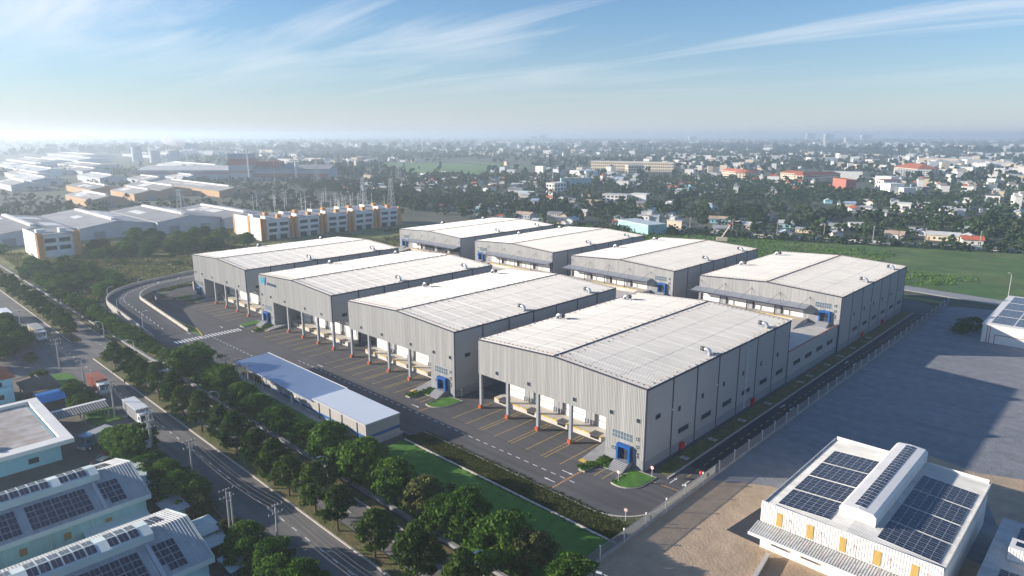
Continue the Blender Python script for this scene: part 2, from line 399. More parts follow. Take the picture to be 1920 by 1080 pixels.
struct(part('gravel_track', MB().prism([(-60, 196.5), (22, 208), (60, 204), (180, 224), (180, 214), (62, 194), (24, 199.5), (-60, 188)], -0.8, -0.15), 'grey_concrete'))
struct(part('scrub_field', MB().prism([(-192, 20), (-420, 20), (-430, 190), (-200, 190), (-190, 182)], -0.8, -0.1), 'scrub'))
struct(part('rear_strip', MB().prism([(-190, 182), (41, 182), (41.9, 187), (-60, 188), (-200, 190)], -0.8, -0.05), 'scrub'))
# strips beside the warehouses
sv = struct(part('side_verge', MB().box(33.4, 2, -0.5, 36.6, 160, 0.1), 'grass_verge'))
part('kerb', MB().box(36.6, 1, -0.3, 36.95, 160, 0.15), 'concrete', sv)
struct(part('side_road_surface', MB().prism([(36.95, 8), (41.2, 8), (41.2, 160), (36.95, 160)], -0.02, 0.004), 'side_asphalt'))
# paddy fields far away
for i, pts in enumerate(([(-1165, 775), (-942, 655), (-757, 709), (-790, 800), (-1000, 900)], [(-942, 645), (-757, 700), (-612, 637), (-640, 590), (-800, 560)], [(-1000, 960), (-1155, 1016), (-820, 830), (-700, 830)])):
    struct(part('paddy_field', MB().prism(pts, -0.6, -0.3), 'paddy'))

# ---------------------------------------------------------------- painted markings (children of the yard / road)
def mark(x0, y0, x1, y1, m='yellow_paint', parent=YARD, z=0.005, name='marking_line'):
    return part(name, MB().box(x0, y0, -0.01, x1, y1, z), m, parent)
x = -70.0
while x < 25:
    mark(x, -11.72, x + 1.1, -11.55, 'white_paint'); x += 2.2
x = -108.0
while x < -74:
    mark(x, -18.7, x + 1.1, -18.53, 'white_paint'); x += 2.2
for k in range(20):
    mark(-112.6, -28.6 + k * 1.0, -109.4, -28.6 + k * 1.0 + 0.5, 'white_paint', name='crossing_bar')
y = 4.0
while y < 172:
    mark(38.95, y, 39.08, y + 1.3, 'yellow_paint', z=0.009); y += 3.0
mark(41.0, -8, 41.12, 160, 'yellow_paint')
for k in range(14): mark(23.9 - 0.1, -16.2 + k * 0.68, 24.15, -16.2 + k * 0.68 + 0.4, 'orange_paint')
for k in range(12): mark(35.3 + k * 0.48, -1.9 + k * 0.03, 35.3 + k * 0.48 + 0.28, -1.65 + k * 0.03, 'orange_paint')
for k in range(18): mark(-19.2, -11.4 + k * 0.66, -18.95, -11.4 + k * 0.66 + 0.4, 'orange_paint')
def arrow(x, y, rz, parent=YARD):
    mb = MB().prism([(-1.3, -0.09), (0.5, -0.09), (0.5, -0.3), (1.3, 0), (0.5, 0.3), (0.5, 0.09), (-1.3, 0.09)], -0.01, 0.011)
    return part('arrow_marking', mb, 'white_paint', parent, (x, y, 0), rz)
for a in ((22.5, -9.6, 0), (21.8, -13.9, math.pi), (37.9, 1.2, R(90)), (40.0, 1.6, R(-90)), (-22, -9.4, 0), (-62, -9.8, 0), (38.0, 48, R(90)), (40.1, 48, R(-90)), (38, 90, R(90)), (40.1, 90, R(-90)), (-118, -12, 0), (-118, -22, math.pi), (-124, -26, math.pi)): arrow(*a)
x = -130.0
while x < 60:
    mark(x, -53.2, x + 1.4, -53.05, 'white_paint', road); x += 3.9
x = -130.0
while x < 50:
    mark(x, -44.5, x + 1.3, -44.38, 'white_paint', bpy.data.objects['service_road']); x += 4.2

# ================================================================ warehouses
WID, LEN, EAVE, RISE = 43.3, 63.0, 16.0, 1.13
NB = 5; BAY = WID / NB
def top_z(x, e=EAVE): return e + RISE * (1 - abs(x - WID / 2) / (WID / 2))
FAN_CACHE = {}
def fan(parent, x, y, z, flip):
    root = bpy.data.objects.new('exhaust_fan', None); COL.objects.link(root); root.parent = parent; root.location = (x, y, z)
    root.rotation_euler = (0, 0, math.pi if flip else 0)
    if not FAN_CACHE:
        f = MB()
        for yy in (-0.45, 0.45): f.box(-1.1, yy - 0.05, 0, 1.15, yy + 0.05, 0.12)
        for xx in (-1.0, -0.2): 
            for yy in (-0.45, 0.45): f.box(xx - 0.04, yy - 0.04, 0.1, xx + 0.04, yy + 0.04, 0.5)
        FAN_CACHE['frame'] = f.mesh('fan_frame', 'steel')
        d = MB(); path = [(-0.3, 0, 0.95), (0.2, 0, 1.0)] + [(0.2 + 0.75 * math.sin(R(a)), 0, 0.25 + 0.75 * math.cos(R(a))) for a in (20, 40, 60, 80, 90)] + [(0.97, 0, -0.05)]
        d.tube(path, [0.42] * len(path), 12); FAN_CACHE['duct'] = d.mesh('fan_duct', 'steel', True)
        mt = MB().tube([(-1.15, 0, 0.95), (-1.1, 0, 0.95), (-0.35, 0, 0.95), (-0.3, 0, 0.95)], [0.3, 0.5, 0.5, 0.42], 14); FAN_CACHE['drum'] = mt.mesh('fan_drum', 'dark_steel', True)
    for k, me in FAN_CACHE.items(): link(k, me, root)
    return root
def window(parent, x0, x1, z0, z1, y=-0.04, bars=0, glass='glass'):
    w = part('window', MB().box(x0, y - 0.02, z0, x1, y + 0.05, z1), 'fence_grey', parent)
    part('pane', MB().box(x0 + 0.07, y - 0.045, z0 + 0.07, x1 - 0.07, y - 0.022, z1 - 0.07), glass, w)
    if bars:
        b = MB()
        for k in range(1, bars): xx = x0 + (x1 - x0) * k / bars; b.box(xx - 0.035, y - 0.07, z0 + 0.07, xx + 0.035, y - 0.046, z1 - 0.07)
        zm = (z0 + z1) / 2; b.box(x0 + 0.07, y - 0.085, zm - 0.03, x1 - 0.07, y - 0.071, zm + 0.03)
        part('glazing_bars', b, 'fence_grey', w)
    return w
def sheet(parent, x0, x1, z0, e=EAVE):
    mb = MB(); n = 3; t = 0.04
    mb.hexa([(x0 + .012, -0.0, z0), (x1 - .012, 0, z0), (x1 - .012, 0.1, z0), (x0 + .012, 0.1, z0), (x0 + .012, 0, top_z(x0, e)), (x1 - .012, 0, top_z(x1, e)), (x1 - .012, 0.1, top_z(x1, e)), (x0 + .012, 0.1, top_z(x0, e))])
    for k in range(n):
        a = x0 + (x1 - x0) * (k + 0.2) / n; b = x0 + (x1 - x0) * (k + 0.62) / n; d = 0.05
        mb.hexa([(a + d, -t, z0), (b - d, -t, z0), (b, -0.002, z0), (a, -0.002, z0), (a + d, -t, top_z(a, e) - .05), (b - d, -t, top_z(b, e) - .05), (b, -0.002, top_z(b, e) - .05), (a, -0.002, top_z(a, e) - .05)])
    return part('cladding_sheet', mb, 'cladding', parent)

def shell(root, ent, zbase, e, fascia, upper):
    """roof, side walls, trims shared by both rows; ent = 'R' or 'L' is the end with the entrance block"""
    W_ = WID
    # roof slopes with standing ribs
    for s in (0, 1):
        mb = MB(); xa, xb = (0.0, W_ / 2) if s == 0 else (W_ / 2, W_)
        za, zb = (e, e + RISE) if s == 0 else (e + RISE, e)
        mb.hexa([(xa, 0, za - .25), (xb, 0, zb - .25), (xb, LEN, zb - .25), (xa, LEN, za - .25), (xa, 0, za), (xb, 0, zb), (xb, LEN, zb), (xa, LEN, za)])
        n = 118
        for k in range(n):
            y = 0.3 + (LEN - .6) * k / (n - 1); h = 0.075 if k % 8 else 0.10; w = 0.05 if k % 8 else 0.09
            mb.hexa([(xa, y - w, za), (xb, y - w, zb), (xb, y + w, zb), (xa, y + w, za), (xa, y - w * .5, za + h), (xb, y - w * .5, zb + h), (xb, y + w * .5, zb + h), (xa, y + w * .5, za + h)])
        for fr in (.34, .67):
            xm = xa + (xb - xa) * fr; zm = za + (zb - za) * fr; mb.box(xm - .12, .1, zm - .05, xm + .12, LEN - .1, zm + .028)
        sl_ = part('roof_slope', mb, 'roof_white', root)
        cl = MB(); rr = random.Random(7 + s)
        for k in range(30):
            y = 1 + 61 * k / 29 + rr.uniform(-.3, .3)
            for fx in (0.03, 0.94):
                xx = xa + (xb - xa) * (fx if s == 0 else 1 - fx) + rr.uniform(-.4, .4); zz_ = za + (zb - za) * (xx - xa) / (xb - xa)
                cl.box(xx - .2, y - .07, zz_ + .05, xx + .2, y + .07, zz_ + .22)
        for k in range(18):
            xx = xa + (xb - xa) * (k + .5) / 18; zz_ = za + (zb - za) * (k + .5) / 18
            for y in (1.2, LEN - 1.2): cl.box(xx - .2, y - .06, zz_ + .05, xx + .2, y + .06, zz_ + .2)
        c = part('roof_clips', cl, 'tan_roof', sl_); c['kind'] = 'stuff'
    part('ridge_cap', MB().box(W_ / 2 - .2, -0.02, e + RISE - .02, W_ / 2 + .2, LEN + .02, e + RISE + .13), 'navy_trim', root)
    for s in (0, 1):
        xa, xb = (-.06, W_ / 2 - .2) if s == 0 else (W_ / 2 + .2, W_ + .06)
        za, zb = top_z(xa, e), top_z(xb, e)
        for y in (-0.12, LEN):
            part('verge_trim', MB().hexa([(xa, y, za - .2), (xb, y, zb - .2), (xb, y + .12, zb - .2), (xa, y + .12, za - .2), (xa, y, za + .12), (xb, y, zb + .12), (xb, y + .12, zb + .12), (xa, y + .12, za + .12)]), 'navy_trim', root)
    for xx in (-0.22, W_ + .06): part('gutter', MB().box(xx, 0, e - .28, xx + .16, LEN, e + .06), 'navy_trim', root)
    # east wall in bays
    nb = 7; bl = LEN / nb
    open_east = (ent == 'L') and upper
    for k in range(nb):
        z0 = zbase
        if open_east and k == 0: z0 = fascia
        mb = MB().box(W_ - .2, k * bl + .16, z0, W_, (k + 1) * bl - .16, e - .28)
        for j in range(20):
            yy = k * bl + .3 + (bl - .6) * j / 19
            mb.box(W_ - .001, yy - .09, z0, W_ + .03, yy + .09, e - .29)
        part('wall_panel', mb, 'side_cladding', root)
        if k: part('pilaster', MB().box(W_ - .2, k * bl - .16, zbase, W_ + .08, k * bl + .16, e - .28), 'navy_trim', root)
    part('corner_post', MB().box(W_ - .16, -0.08, zbase if not open_east else fascia, W_ + .09, .16, e - .05), 'navy_trim', root)
    part('corner_post', MB().box(W_ - .16, LEN - .16, zbase, W_ + .09, LEN + .05, e - .05), 'navy_trim', root)
    part('corner_post', MB().box(-.06, -0.06, fascia if (ent == 'R' or not upper) else zbase, .1, .12, e - .05), 'side_cladding', root)
    y0 = 9 if open_east else .17
    part('wall_plinth', MB().box(W_ - .1, y0, zbase, W_ + .05, LEN - .17, zbase + 1.9), 'plinth', root)
    part('west_wall', MB().box(0.0, 8.4 if (upper and ent == 'R') else .13, zbase, .2, LEN - .1, e - .26), 'side_cladding', root)
    if upper and ent == 'R': part('west_wall', MB().box(0.0, .13, fascia, .2, 8.39, e - .26), 'side_cladding', root)
    part('rear_wall', MB().prism_y([(.2, zbase), (W_ - .2, zbase), (W_ - .2, e - .28), (W_ / 2, e + RISE - .28), (.2, e - .28)], LEN - .3, LEN - .02), 'side_cladding', root)
    for (fx, fy, fl) in ((2.4, 25, True), (3.0, 52.6, True), (W_ - 2.2, 25, False), (W_ - 2.2, 52.3, False)):
        fan(root, fx, fy, top_z(fx, e) + 0.05, fl)

def entrance(root, mx, z0, sheets_to, steps=True):
    """entrance bay: blue portal, steps, windows; z0 = floor level of the ground in front"""
    X = 4 * BAY
    def bx(a, b):
        p, q = mx(X + a), mx(X + b); return min(p, q), max(p, q)
    a, b = bx(0.02, BAY - .17)
    part('plinth', MB().box(a, -0.06, z0, b, .12, z0 + 2.15), 'plinth', root)
    a, b = bx(3.1, 6.1)
    p = part('portal', MB().box(a, -0.9, z0 + 1.2, a + .42, -.062, z0 + 3.7).box(b - .42, -0.9, z0 + 1.2, b, -.062, z0 + 3.7).box(a, -0.9, z0 + 3.7, b, -.062, z0 + 4.25), 'blue_portal', root)
    part('door', MB().box(a + .42, -.10, z0 + 1.2, b - .42, -.064, z0 + 3.7), 'glass', p)
    part('door_mullion', MB().box((a + b) / 2 - .05, -.13, z0 + 1.2, (a + b) / 2 + .05, -.102, z0 + 3.7).box(a + .42, -.13, z0 + 3.0, b - .42, -.102, z0 + 3.1), 'dark_steel', p)
    st = MB()
    for k in range(7): st.box(a - .1, -1.2 - .32 * (k + 1) - (0.0 if k else 0), z0, b + .1, -1.2 - .32 * k if k else -.065, z0 + 1.2 - .17 * k)
    part('steps', st, 'plinth', root)
    a, b = bx(1.55, 6.0); window(root, a, b, z0 + 4.9, z0 + 6.5, bars=7, glass='glass_light')
    a, b = bx(1.45, 2.7); window(root, a, b, z0 + 2.3, z0 + 3.2, y=-0.07, bars=3)
    for zz_ in (2.25, 4.05, 5.6):
        a, b = bx(6.75, 7.5); window(root, a, b, z0 + zz_, z0 + zz_ + (1.25 if zz_ < 3 else .85), y=-0.07, bars=2)

def front_warehouse(ent):
    root = bpy.data.objects.new('warehouse', None); COL.objects.link(root)
    mx = (lambda x: x) if ent == 'R' else (lambda x: WID - x)
    def bx(a, b): p, q = mx(a), mx(b); return min(p, q), max(p, q)
    ZF = 8.1
    shell(root, ent, 0.0, EAVE, ZF, True)
    n = 40
    for k in range(n):
        a, b = bx(WID * k / n, WID * (k + 1) / n)
        sheet(root, a, b, ZF if k < 32 else 2.15)
    part('soffit', MB().box(.2, .12, ZF, WID - .2, 8.2, ZF + .2), 'soffit', root)
    a, b = bx(4 * BAY, 4 * BAY + .2)
    part('bay_wall', MB().box(a, .12, 0, b, 8.2, ZF - .002), 'side_cladding', root)
    for k in range(4):
        xx = mx(BAY * k + (0.3 if k == 0 else 0))
        c = part('column', MB().box(xx - .3, 0.05, 0, xx + .3, .7, ZF - .002), 'column_grey', root)
        part('column_guard', MB().box(xx - .44, -.36, 0, xx + .44, .02, .12).box(xx - .38, -.3, .12, xx + .38, .02, .8), 'red_plastic', c)
    # dock
    a, b = bx(0.1, 4 * BAY - .001)
    dk = part('dock_platform', MB().box(a, 4.6, 0, b, 8.2, 1.2), 'pale_concrete', root)
    nn = 48
    for k in range(nn):
        p, q = a + (b - a) * k / nn, a + (b - a) * (k + 1) / nn
        if k % 4 == 3: continue
        part('edge_block', MB().box(p, 4.52, 1.0, q, 4.85, 1.215), 'yellow_paint', dk)
    part('dock_wall', MB().box(a, 8.2, 0, b, 8.4, ZF + 1), 'side_cladding', root)
    for k in range(4):
        p, q = bx(BAY * k + .9, BAY * k + 6.4)
        sh = part('shutter', MB().box(p, 8.12, 1.2, q, 8.198, 5.6), 'shutter', root)
        part('vision_strip', MB().box(p + .2, 8.09, 2.62, q - .2, 8.118, 2.72), 'dark_gap', sh)
        p, q = bx(BAY * k + 6.7, BAY * k + 7.7); part('dock_door', MB().box(p, 8.13, 1.2, q, 8.198, 3.6), 'column_grey', root)
        for xx in (6.55, 7.85, 8.2):
            p, q = bx(BAY * k + xx, BAY * k + xx + .15); part('guard_post', MB().box(p, 7.7, 1.2, q, 7.85, 2.3), 'dark_steel', root)
        p, q = bx(BAY * k + 1.6, BAY * k + 3.8); part('dock_leveller', MB().box(p, 4.3, 1.0, q, 6.3, 1.235), 'dark_steel', root)
        part('dock_bumper', MB().box(p + .2, 4.42, .4, q - .2, 4.595, .99), 'black_rubber', root)
    # access ramp beside the entrance bay
    p, q = bx(4 * BAY - 2.8, 4 * BAY - .1)
    part('access_ramp', MB().prism_x([(-3.6, 0), (4.55, 0), (4.55, 1.19), (-3.6, .08)], p, q), 'grey_concrete', root)
    part('ramp_threshold', MB().hexa([(p, -4.6, 0), (q, -4.6, 0), (q, -3.62, 0), (p, -3.62, 0), (p, -4.6, .02), (q, -4.6, .02), (q, -3.62, .09), (p, -3.62, .09)]), 'yellow_paint', root)
    entrance(root, mx, 0.0, EAVE)
    for xx in (5.2, 14.5, 26.6): 
        a, b = bx(xx, xx + .95); window(root, a, b, 9.1, 10.05, y=-.07)
    for xx in (35.4, 41.3):
        a, b = bx(xx, xx + .95); window(root, a, b, 9.1, 10.05, y=-.07)
    window_e(root, WID, 3.2, 9.2, 1.6, .9)
    return root
def window_e(root, xw, y, z, wy, hz, m='glass'):
    w = part('side_window', MB().box(xw - .05, y, z, xw + .07, y + wy, z + hz), 'navy_trim', root)
    part('pane', MB().box(xw + .071, y + .08, z + .08, xw + .09, y + wy - .08, z + hz - .08), m, w)
    return w

def rear_warehouse(ent):
    root = bpy.data.objects.new('warehouse', None); COL.objects.link(root)
    mx = (lambda x: x) if ent == 'R' else (lambda x: WID - x)
    def bx(a, b): p, q = mx(a), mx(b); return min(p, q), max(p, q)
    D = 7.2; ZF = 12.3
    shell(root, ent, 0.0, EAVE, 0.0, False)
    n = 40
    for k in range(n):
        a, b = bx(WID * k / n, WID * (k + 1) / n)
        sheet(root, a, b, ZF if k < 32 else D + 2.15)
    a, b = bx(.15, 4 * BAY); part('front_wall', MB().box(a, .02, D, b, .12, ZF), 'side_cladding', root)
    part('deck_wall_below', MB().box(.2, .02, 0, WID - .2, .12, D - .002), 'plinth', root)
    dk = part('dock_platform', MB().box(a, -3.2, D, b - .05, -.002, D + 1.2), 'pale_concrete', root)
    for k in range(40):
        p, q = a + (b - a) * k / 40, a + (b - a) * (k + 1) / 40
        if k % 4 != 3: part('edge_block', MB().box(p, -3.28, D + 1.0, q, -2.95, D + 1.215), 'yellow_paint', dk)
    for k in range(4):
        p, q = bx(BAY * k + 1.2, BAY * k + 7.2)
        sh = part('shutter', MB().box(p, -.08, D + 1.2, q, .018, D + 4.6), 'shutter', root)
        part('vision_strip', MB().box(p + .2, -.11, D + 2.5, q - .2, -.082, D + 2.6), 'dark_gap', sh)
        p, q = bx(BAY * k + 7.3, BAY * k + 7.9); part('dock_door', MB().box(p, -.07, D + 1.2, q, .018, D + 4.4), 'column_grey', root)
        p, q = bx(BAY * k + .75, BAY * k + 1.1); part('dock_post', MB().box(p, -.5, D + 1.2, q, -.09, D + 4.6), 'navy_trim', root)
    # canopy on tie rods
    a, b = bx(-1.0 if ent == 'R' else -.2, 4 * BAY + .4)
    cn = part('canopy', MB().hexa([(a, -4.2, ZF - .55), (b, -4.2, ZF - .55), (b, -.05, ZF), (a, -.05, ZF), (a, -4.2, ZF - .42), (b, -4.2, ZF - .42), (b, -.05, ZF + .14), (a, -.05, ZF + .14)]), 'column_grey', root)
    part('fascia', MB().box(a, -4.3, ZF - .78, b, -4.2, ZF - .38), 'navy_trim', cn)
    for k in range(5):
        xx = mx(BAY * k + (0.4 if k == 0 else 0)); 
        for s in (-1, 1): part('tie_rod', MB().tube([(xx, -.06, ZF + 2.4), (xx + s * 1.9, -3.6, ZF - .36)], .05, 5), 'dark_steel', cn)
        if k in (1, 2, 3): part('canopy_post', MB().box(xx - .12, -3.0, D + 1.2, xx + .12, -2.75, ZF - .34), 'navy_trim', root)
    entrance(root, mx, D, EAVE)
    p, q = bx(4 * BAY - 3.0, 4 * BAY - .2)
    part('access_ramp', MB().prism_x([(-10.5, D + .02), (-3.25, D + .02), (-3.25, D + 1.19), (-10.5, D + .06)], p, q), 'concrete', root)
    return root

XR = [-123.96, -71.0, -19.05, 32.4]; XR2 = [-124.95, -72.25, -19.8, 33.0]; YR2 = 97.0
fl = front_warehouse('L'); frr = front_warehouse('R'); rl = rear_warehouse('L'); rrr = rear_warehouse('R')
def place(o, x, y, label):
    o.location = (x - WID, y, 0); tag(o, label, 'warehouse', 'warehouses of the logistics park')
A_ = fl; B_ = copy_tree(fl); C_ = copy_tree(frr); D_ = frr
E_ = rl; F_ = copy_tree(rl); G_ = copy_tree(rrr); H_ = rrr
place(A_, XR[0], 0, 'white-roofed warehouse on columns beside the curved ramp, entrance bay at the ramp end')
place(B_, XR[1], 0, 'white-roofed warehouse with cyan logo sign on its grey front, beside the zebra crossing')
place(C_, XR[2], 0, 'white-roofed front-row warehouse on columns opposite the blue-striped gatehouse shed')
place(D_, XR[3], 0, 'white-roofed warehouse on columns at the yard corner beside the lawn and perimeter fence')
place(E_, XR2[0], YR2, 'white-roofed rear warehouse with long dock canopy, nearest the orange and white row building')
place(F_, XR2[1], YR2, 'white-roofed rear warehouse with canopy and blue doorway, second from the orange row building')
place(G_, XR2[2], YR2, 'white-roofed rear warehouse with canopy, standing behind the middle of the front row')
place(H_, XR2[3], YR2, 'white-roofed rear warehouse with canopy beside the perimeter fence and the green field')
# long windows in the east walls that face the fence
for root, zs in ((D_, 3.6), (H_, 3.6)):
    for k in range(1, 7): window_e(root, WID, k * 9 + 2.6, zs, 3.9, 1.05)
    for k in range(1, 7): window_e(root, WID, k * 9 + 2.2, 8.4, .8, 1.0)
fl_ = part('fire_cabinet', MB().box(WID + .1, 12.2, .3, WID + .6, 13.4, 1.6), 'fire_red', D_)
part('fire_cabinet', MB().box(WID + .1, 43.5, .3, WID + .6, 44.7, 1.6), 'fire_red', D_)
part('fire_cabinet', MB().box(WID + .1, 20, .3, WID + .6, 21.2, 1.6), 'fire_red', H_)
part('fire_cabinet', MB().box(WID + .1, 40, .3, WID + .6, 41.2, 1.6), 'fire_red', H_)
ld = MB()
for s in (-.3, .3): ld.box(WID + .1, 40 + s - .04, .2, WID + .16, 40 + s + .04, 17.2)
for k in range(40): ld.box(WID + .1, 39.7, .6 + k * .4, WID + .15, 40.3, .65 + k * .4)
for k in range(9):
    zc = 2.6 + k * 1.6; ld.tube([(WID + .1 + .75 * math.sin(R(a)), 40 - .4 * math.cos(R(a)), zc) for a in range(0, 181, 30)], .03, 4)
part('ladder', ld, 'lamp_grey', D_)
for root in (D_, H_):
    for y in (8.3, 26.0): part('wall_lamp', MB().box(WID + .05, y, 9.6, WID + .4, y + .35, 9.8), 'lamp_grey', root)
# logo sign: five slanted cyan strokes and a line of navy lettering
sg = part('sign', MB().prism_y([(0, .3), (.28, .3), (.75, 2.3), (.47, 2.3)], -.12, -.05), 'sign_cyan', B_, (1.2, 0, 13.0))
for k, pts in enumerate(([(1.0, 0), (1.26, 0), (.9, 2.2), (.62, 2.2)], [(1.05, .1), (1.33, .1), (1.85, 2.3), (1.57, 2.3)], [(2.1, 0), (2.38, 0), (2.0, 2.2), (1.72, 2.2)], [(2.2, .1), (2.48, .1), (2.95, 2.3), (2.67, 2.3)])):
    part('sign_stroke', MB().prism_y(pts, -.12 - .004 * (k + 1), -.05), 'sign_cyan', sg)
part('sign_stroke', MB().prism_y([(3.0, 0), (3.4, 0), (3.95, 2.7), (3.5, 2.7)], -.12, -.05), 'sign_navy', sg)
for k in range(10): part('sign_letter', MB().box(4.3 + k * .62, -.12, .3, 4.3 + k * .62 + .42, -.05, 1.1), 'sign_navy', sg)
# open dock doors of the rear warehouse nearest the row building
for o in [c for c in E_.children if c.name.startswith('shutter')][:3]:
    o.material_slots[0].link = 'OBJECT'; o.material_slots[0].material = MATS['dark_gap']; o['label'] = 'dock door standing open and dark'

# parking lines in front of the docks
for xr, ent in ((XR[0], 'L'), (XR[1], 'L'), (XR[2], 'R'), (XR[3], 'R')):
    mx = (lambda x: x) if ent == 'R' else (lambda x: WID - x)
    for k in range(4):
        xc = xr - WID + mx(BAY * k)
        for d in ((-.45, .45) if k else (0,)): mark(xc + d - .06, -8.2, xc + d + .06, 4.2)
        xc = xr - WID + mx(BAY * (k + .5)); mark(xc - .06, -8.2, xc + .06, 4.2)
# ================================================================ upper deck between the rows, with its parapets
deck = thing('upper_deck', 'raised concrete truck deck between the two warehouse rows with grey windowed end wall', 'deck')
part('slab', MB().box(-172, 63.1, 6.7, 32.6, 96.98, 7.2), 'pale_concrete', deck)
ew = part('end_wall', MB().box(32.4, 63.2, 0, 32.65, 96.9, 8.0), 'side_cladding', deck)
part('coping', MB().box(32.36, 63.2, 8.0, 32.7, 96.9, 8.12), 'rust_red', ew)
part('plinth', MB().box(32.66, 63.2, 0, 32.72, 96.9, 1.8), 'plinth', ew)
for k in range(4): 
    w = part('window', MB().box(32.655, 66.5 + k * 7.6, 3.7, 32.75, 70.6 + k * 7.6, 4.8), 'navy_trim', ew)
    part('pane', MB().box(32.751, 66.6 + k * 7.6, 3.8, 32.77, 70.5 + k * 7.6, 4.7), 'glass', w)
for k in range(20):
    part('support', MB().box(-168 + k * 10.4, 79.6, 0, -167.2 + k * 10.4, 80.4, 6.7), 'grey_concrete', deck)

# ================================================================ curved ramp up to the deck
ramp = thing('ramp', 'curved concrete ramp with parapets climbing round the yard to the upper deck', 'ramp', (0, 0, 0))
def ramp_path(off):
    pts = []
    for i in range(13): pts.append((-120 - 40 * i / 12, -26.5 - off))
    for i in range(1, 15):
        a = R(-90 - 90 * i / 14); r = 15.5 + off
        pts.append((-160 + r * math.cos(a), -11 + r * math.sin(a)))
    for i in range(1, 13): pts.append((-160 - 15.5 - off, -11 + 90 * i / 12))
    return pts
cl = ramp_path(0); s = [0]
for a, b in zip(cl, cl[1:]): s.append(s[-1] + math.dist(a, b))
rz_ = [min(7.2, max(0.02, q * 7.2 / 88)) for q in s]
def ramp_strip(o0, o1, h0, h1):
    mb = MB(); p, q = ramp_path(o0), ramp_path(o1)
    for i in range(len(p) - 1):
        z0, z1 = rz_[i], rz_[i + 1]
        mb.hexa([(q[i][0], q[i][1], z0 + h0), (p[i][0], p[i][1], z0 + h0), (p[i + 1][0], p[i + 1][1], z1 + h0), (q[i + 1][0], q[i + 1][1], z1 + h0),
                 (q[i][0], q[i][1], z0 + h1), (p[i][0], p[i][1], z0 + h1), (p[i + 1][0], p[i + 1][1], z1 + h1), (q[i + 1][0], q[i + 1][1], z1 + h1)])
    return mb
part('roadway', ramp_strip(-4.9, 4.9, -.7, .03), 'asphalt', ramp)
part('parapet', ramp_strip(4.9, 5.3, -.9, 1.05), 'concrete', ramp)
part('parapet', ramp_strip(-5.3, -4.9, -.9, 1.0), 'kerb', ramp)
mb = MB(); p = ramp_path(5.0)
for i in range(16):
    a, b = p[i], p[i + 1]; mb.hexa([(a[0], a[1], -.4), (b[0], b[1], -.4), (b[0], b[1] + .3, -.4), (a[0], a[1] + .3, -.4), (a[0], a[1], rz_[i] - .9), (b[0], b[1], rz_[i + 1] - .9), (b[0], b[1] + .3, rz_[i + 1] - .9), (a[0], a[1] + .3, rz_[i] - .9)])
part('retaining_wall', mb, 'grey_concrete', ramp)
for i in (22, 25, 28, 31, 34, 37):
    for o in (-3.2, 3.2):
        q = ramp_path(o)[i]; part('pier', MB().box(q[0] - .6, q[1] - .6, -.3, q[0] + .6, q[1] + .6, rz_[i] - .7), 'grey_concrete', ramp)
for i in range(2, 36, 1):
    a, b = ramp_path(0)[i], ramp_path(0)[i + 1]; t = .45
    d = Vector((b[0] - a[0], b[1] - a[1])).normalized() * .9; n = Vector((d.y, -d.x)) * .08
    part('centre_dash', MB().hexa([(a[0] - n.x, a[1] - n.y, rz_[i] + .03), (a[0] + n.x, a[1] + n.y, rz_[i] + .03), (a[0] + n.x + d.x, a[1] + n.y + d.y, rz_[i] + .03), (a[0] - n.x + d.x, a[1] - n.y + d.y, rz_[i] + .03),
         (a[0] - n.x, a[1] - n.y, rz_[i] + .06), (a[0] + n.x, a[1] + n.y, rz_[i] + .06), (a[0] + n.x + d.x, a[1] + n.y + d.y, rz_[i + 1] + .06), (a[0] - n.x + d.x, a[1] - n.y + d.y, rz_[i + 1] + .06)]), 'white_paint', ramp)
isl = struct(part('ramp_island', MB().prism([(-119.5, -21), (-112.5, -20.4), (-121, -18.6), (-136, -19.2), (-150, -18.4), (-150, -21.1)], -.3, .12), 'grass_lawn'))
part('kerb', strip([(-112.3, -20.3), (-121, -18.5), (-136, -19.1), (-150, -18.3)], .25, -.2, .16), 'yellow_kerb', isl)
for k in range(5): mark(-112.2 + k * .75 , -21.2 + .1 * k, -111.9 + k * .75, -19.9 - .1 * k, 'white_paint')
# ================================================================ trees
def leaf_cloud(name, mats, centers, radii, per, size, rng, flat=0.75, trunk=None):
    """many small leaf quads spread over leaf clumps; returns a mesh"""
    n = len(centers) * per
    c = np.repeat(np.asarray(centers, float), per, 0); r = np.repeat(np.asarray(radii, float), per)
    d = rng.normal(size=(n, 3)); d /= np.linalg.norm(d, axis=1)[:, None]; d[:, 2] = np.abs(d[:, 2]) * .9 - .28
    p = c + d * (r * rng.uniform(.55, 1.05, n))[:, None] * np.array([1, 1, flat])
    nrm = d + rng.normal(size=(n, 3)) * .55; nrm /= np.linalg.norm(nrm, axis=1)[:, None]
    a = np.cross(nrm, rng.normal(size=(n, 3))); a /= np.linalg.norm(a, axis=1)[:, None]; b = np.cross(nrm, a)
    s = (size * rng.uniform(.6, 1.3, n))[:, None]
    v = np.stack([p - a * s - b * s * .55, p + a * s - b * s * .55, p + a * s * .7 + b * s * .6, p - a * s * .7 + b * s * .6], 1).reshape(-1, 3)
    return np_mesh(name, v, 4, mats)
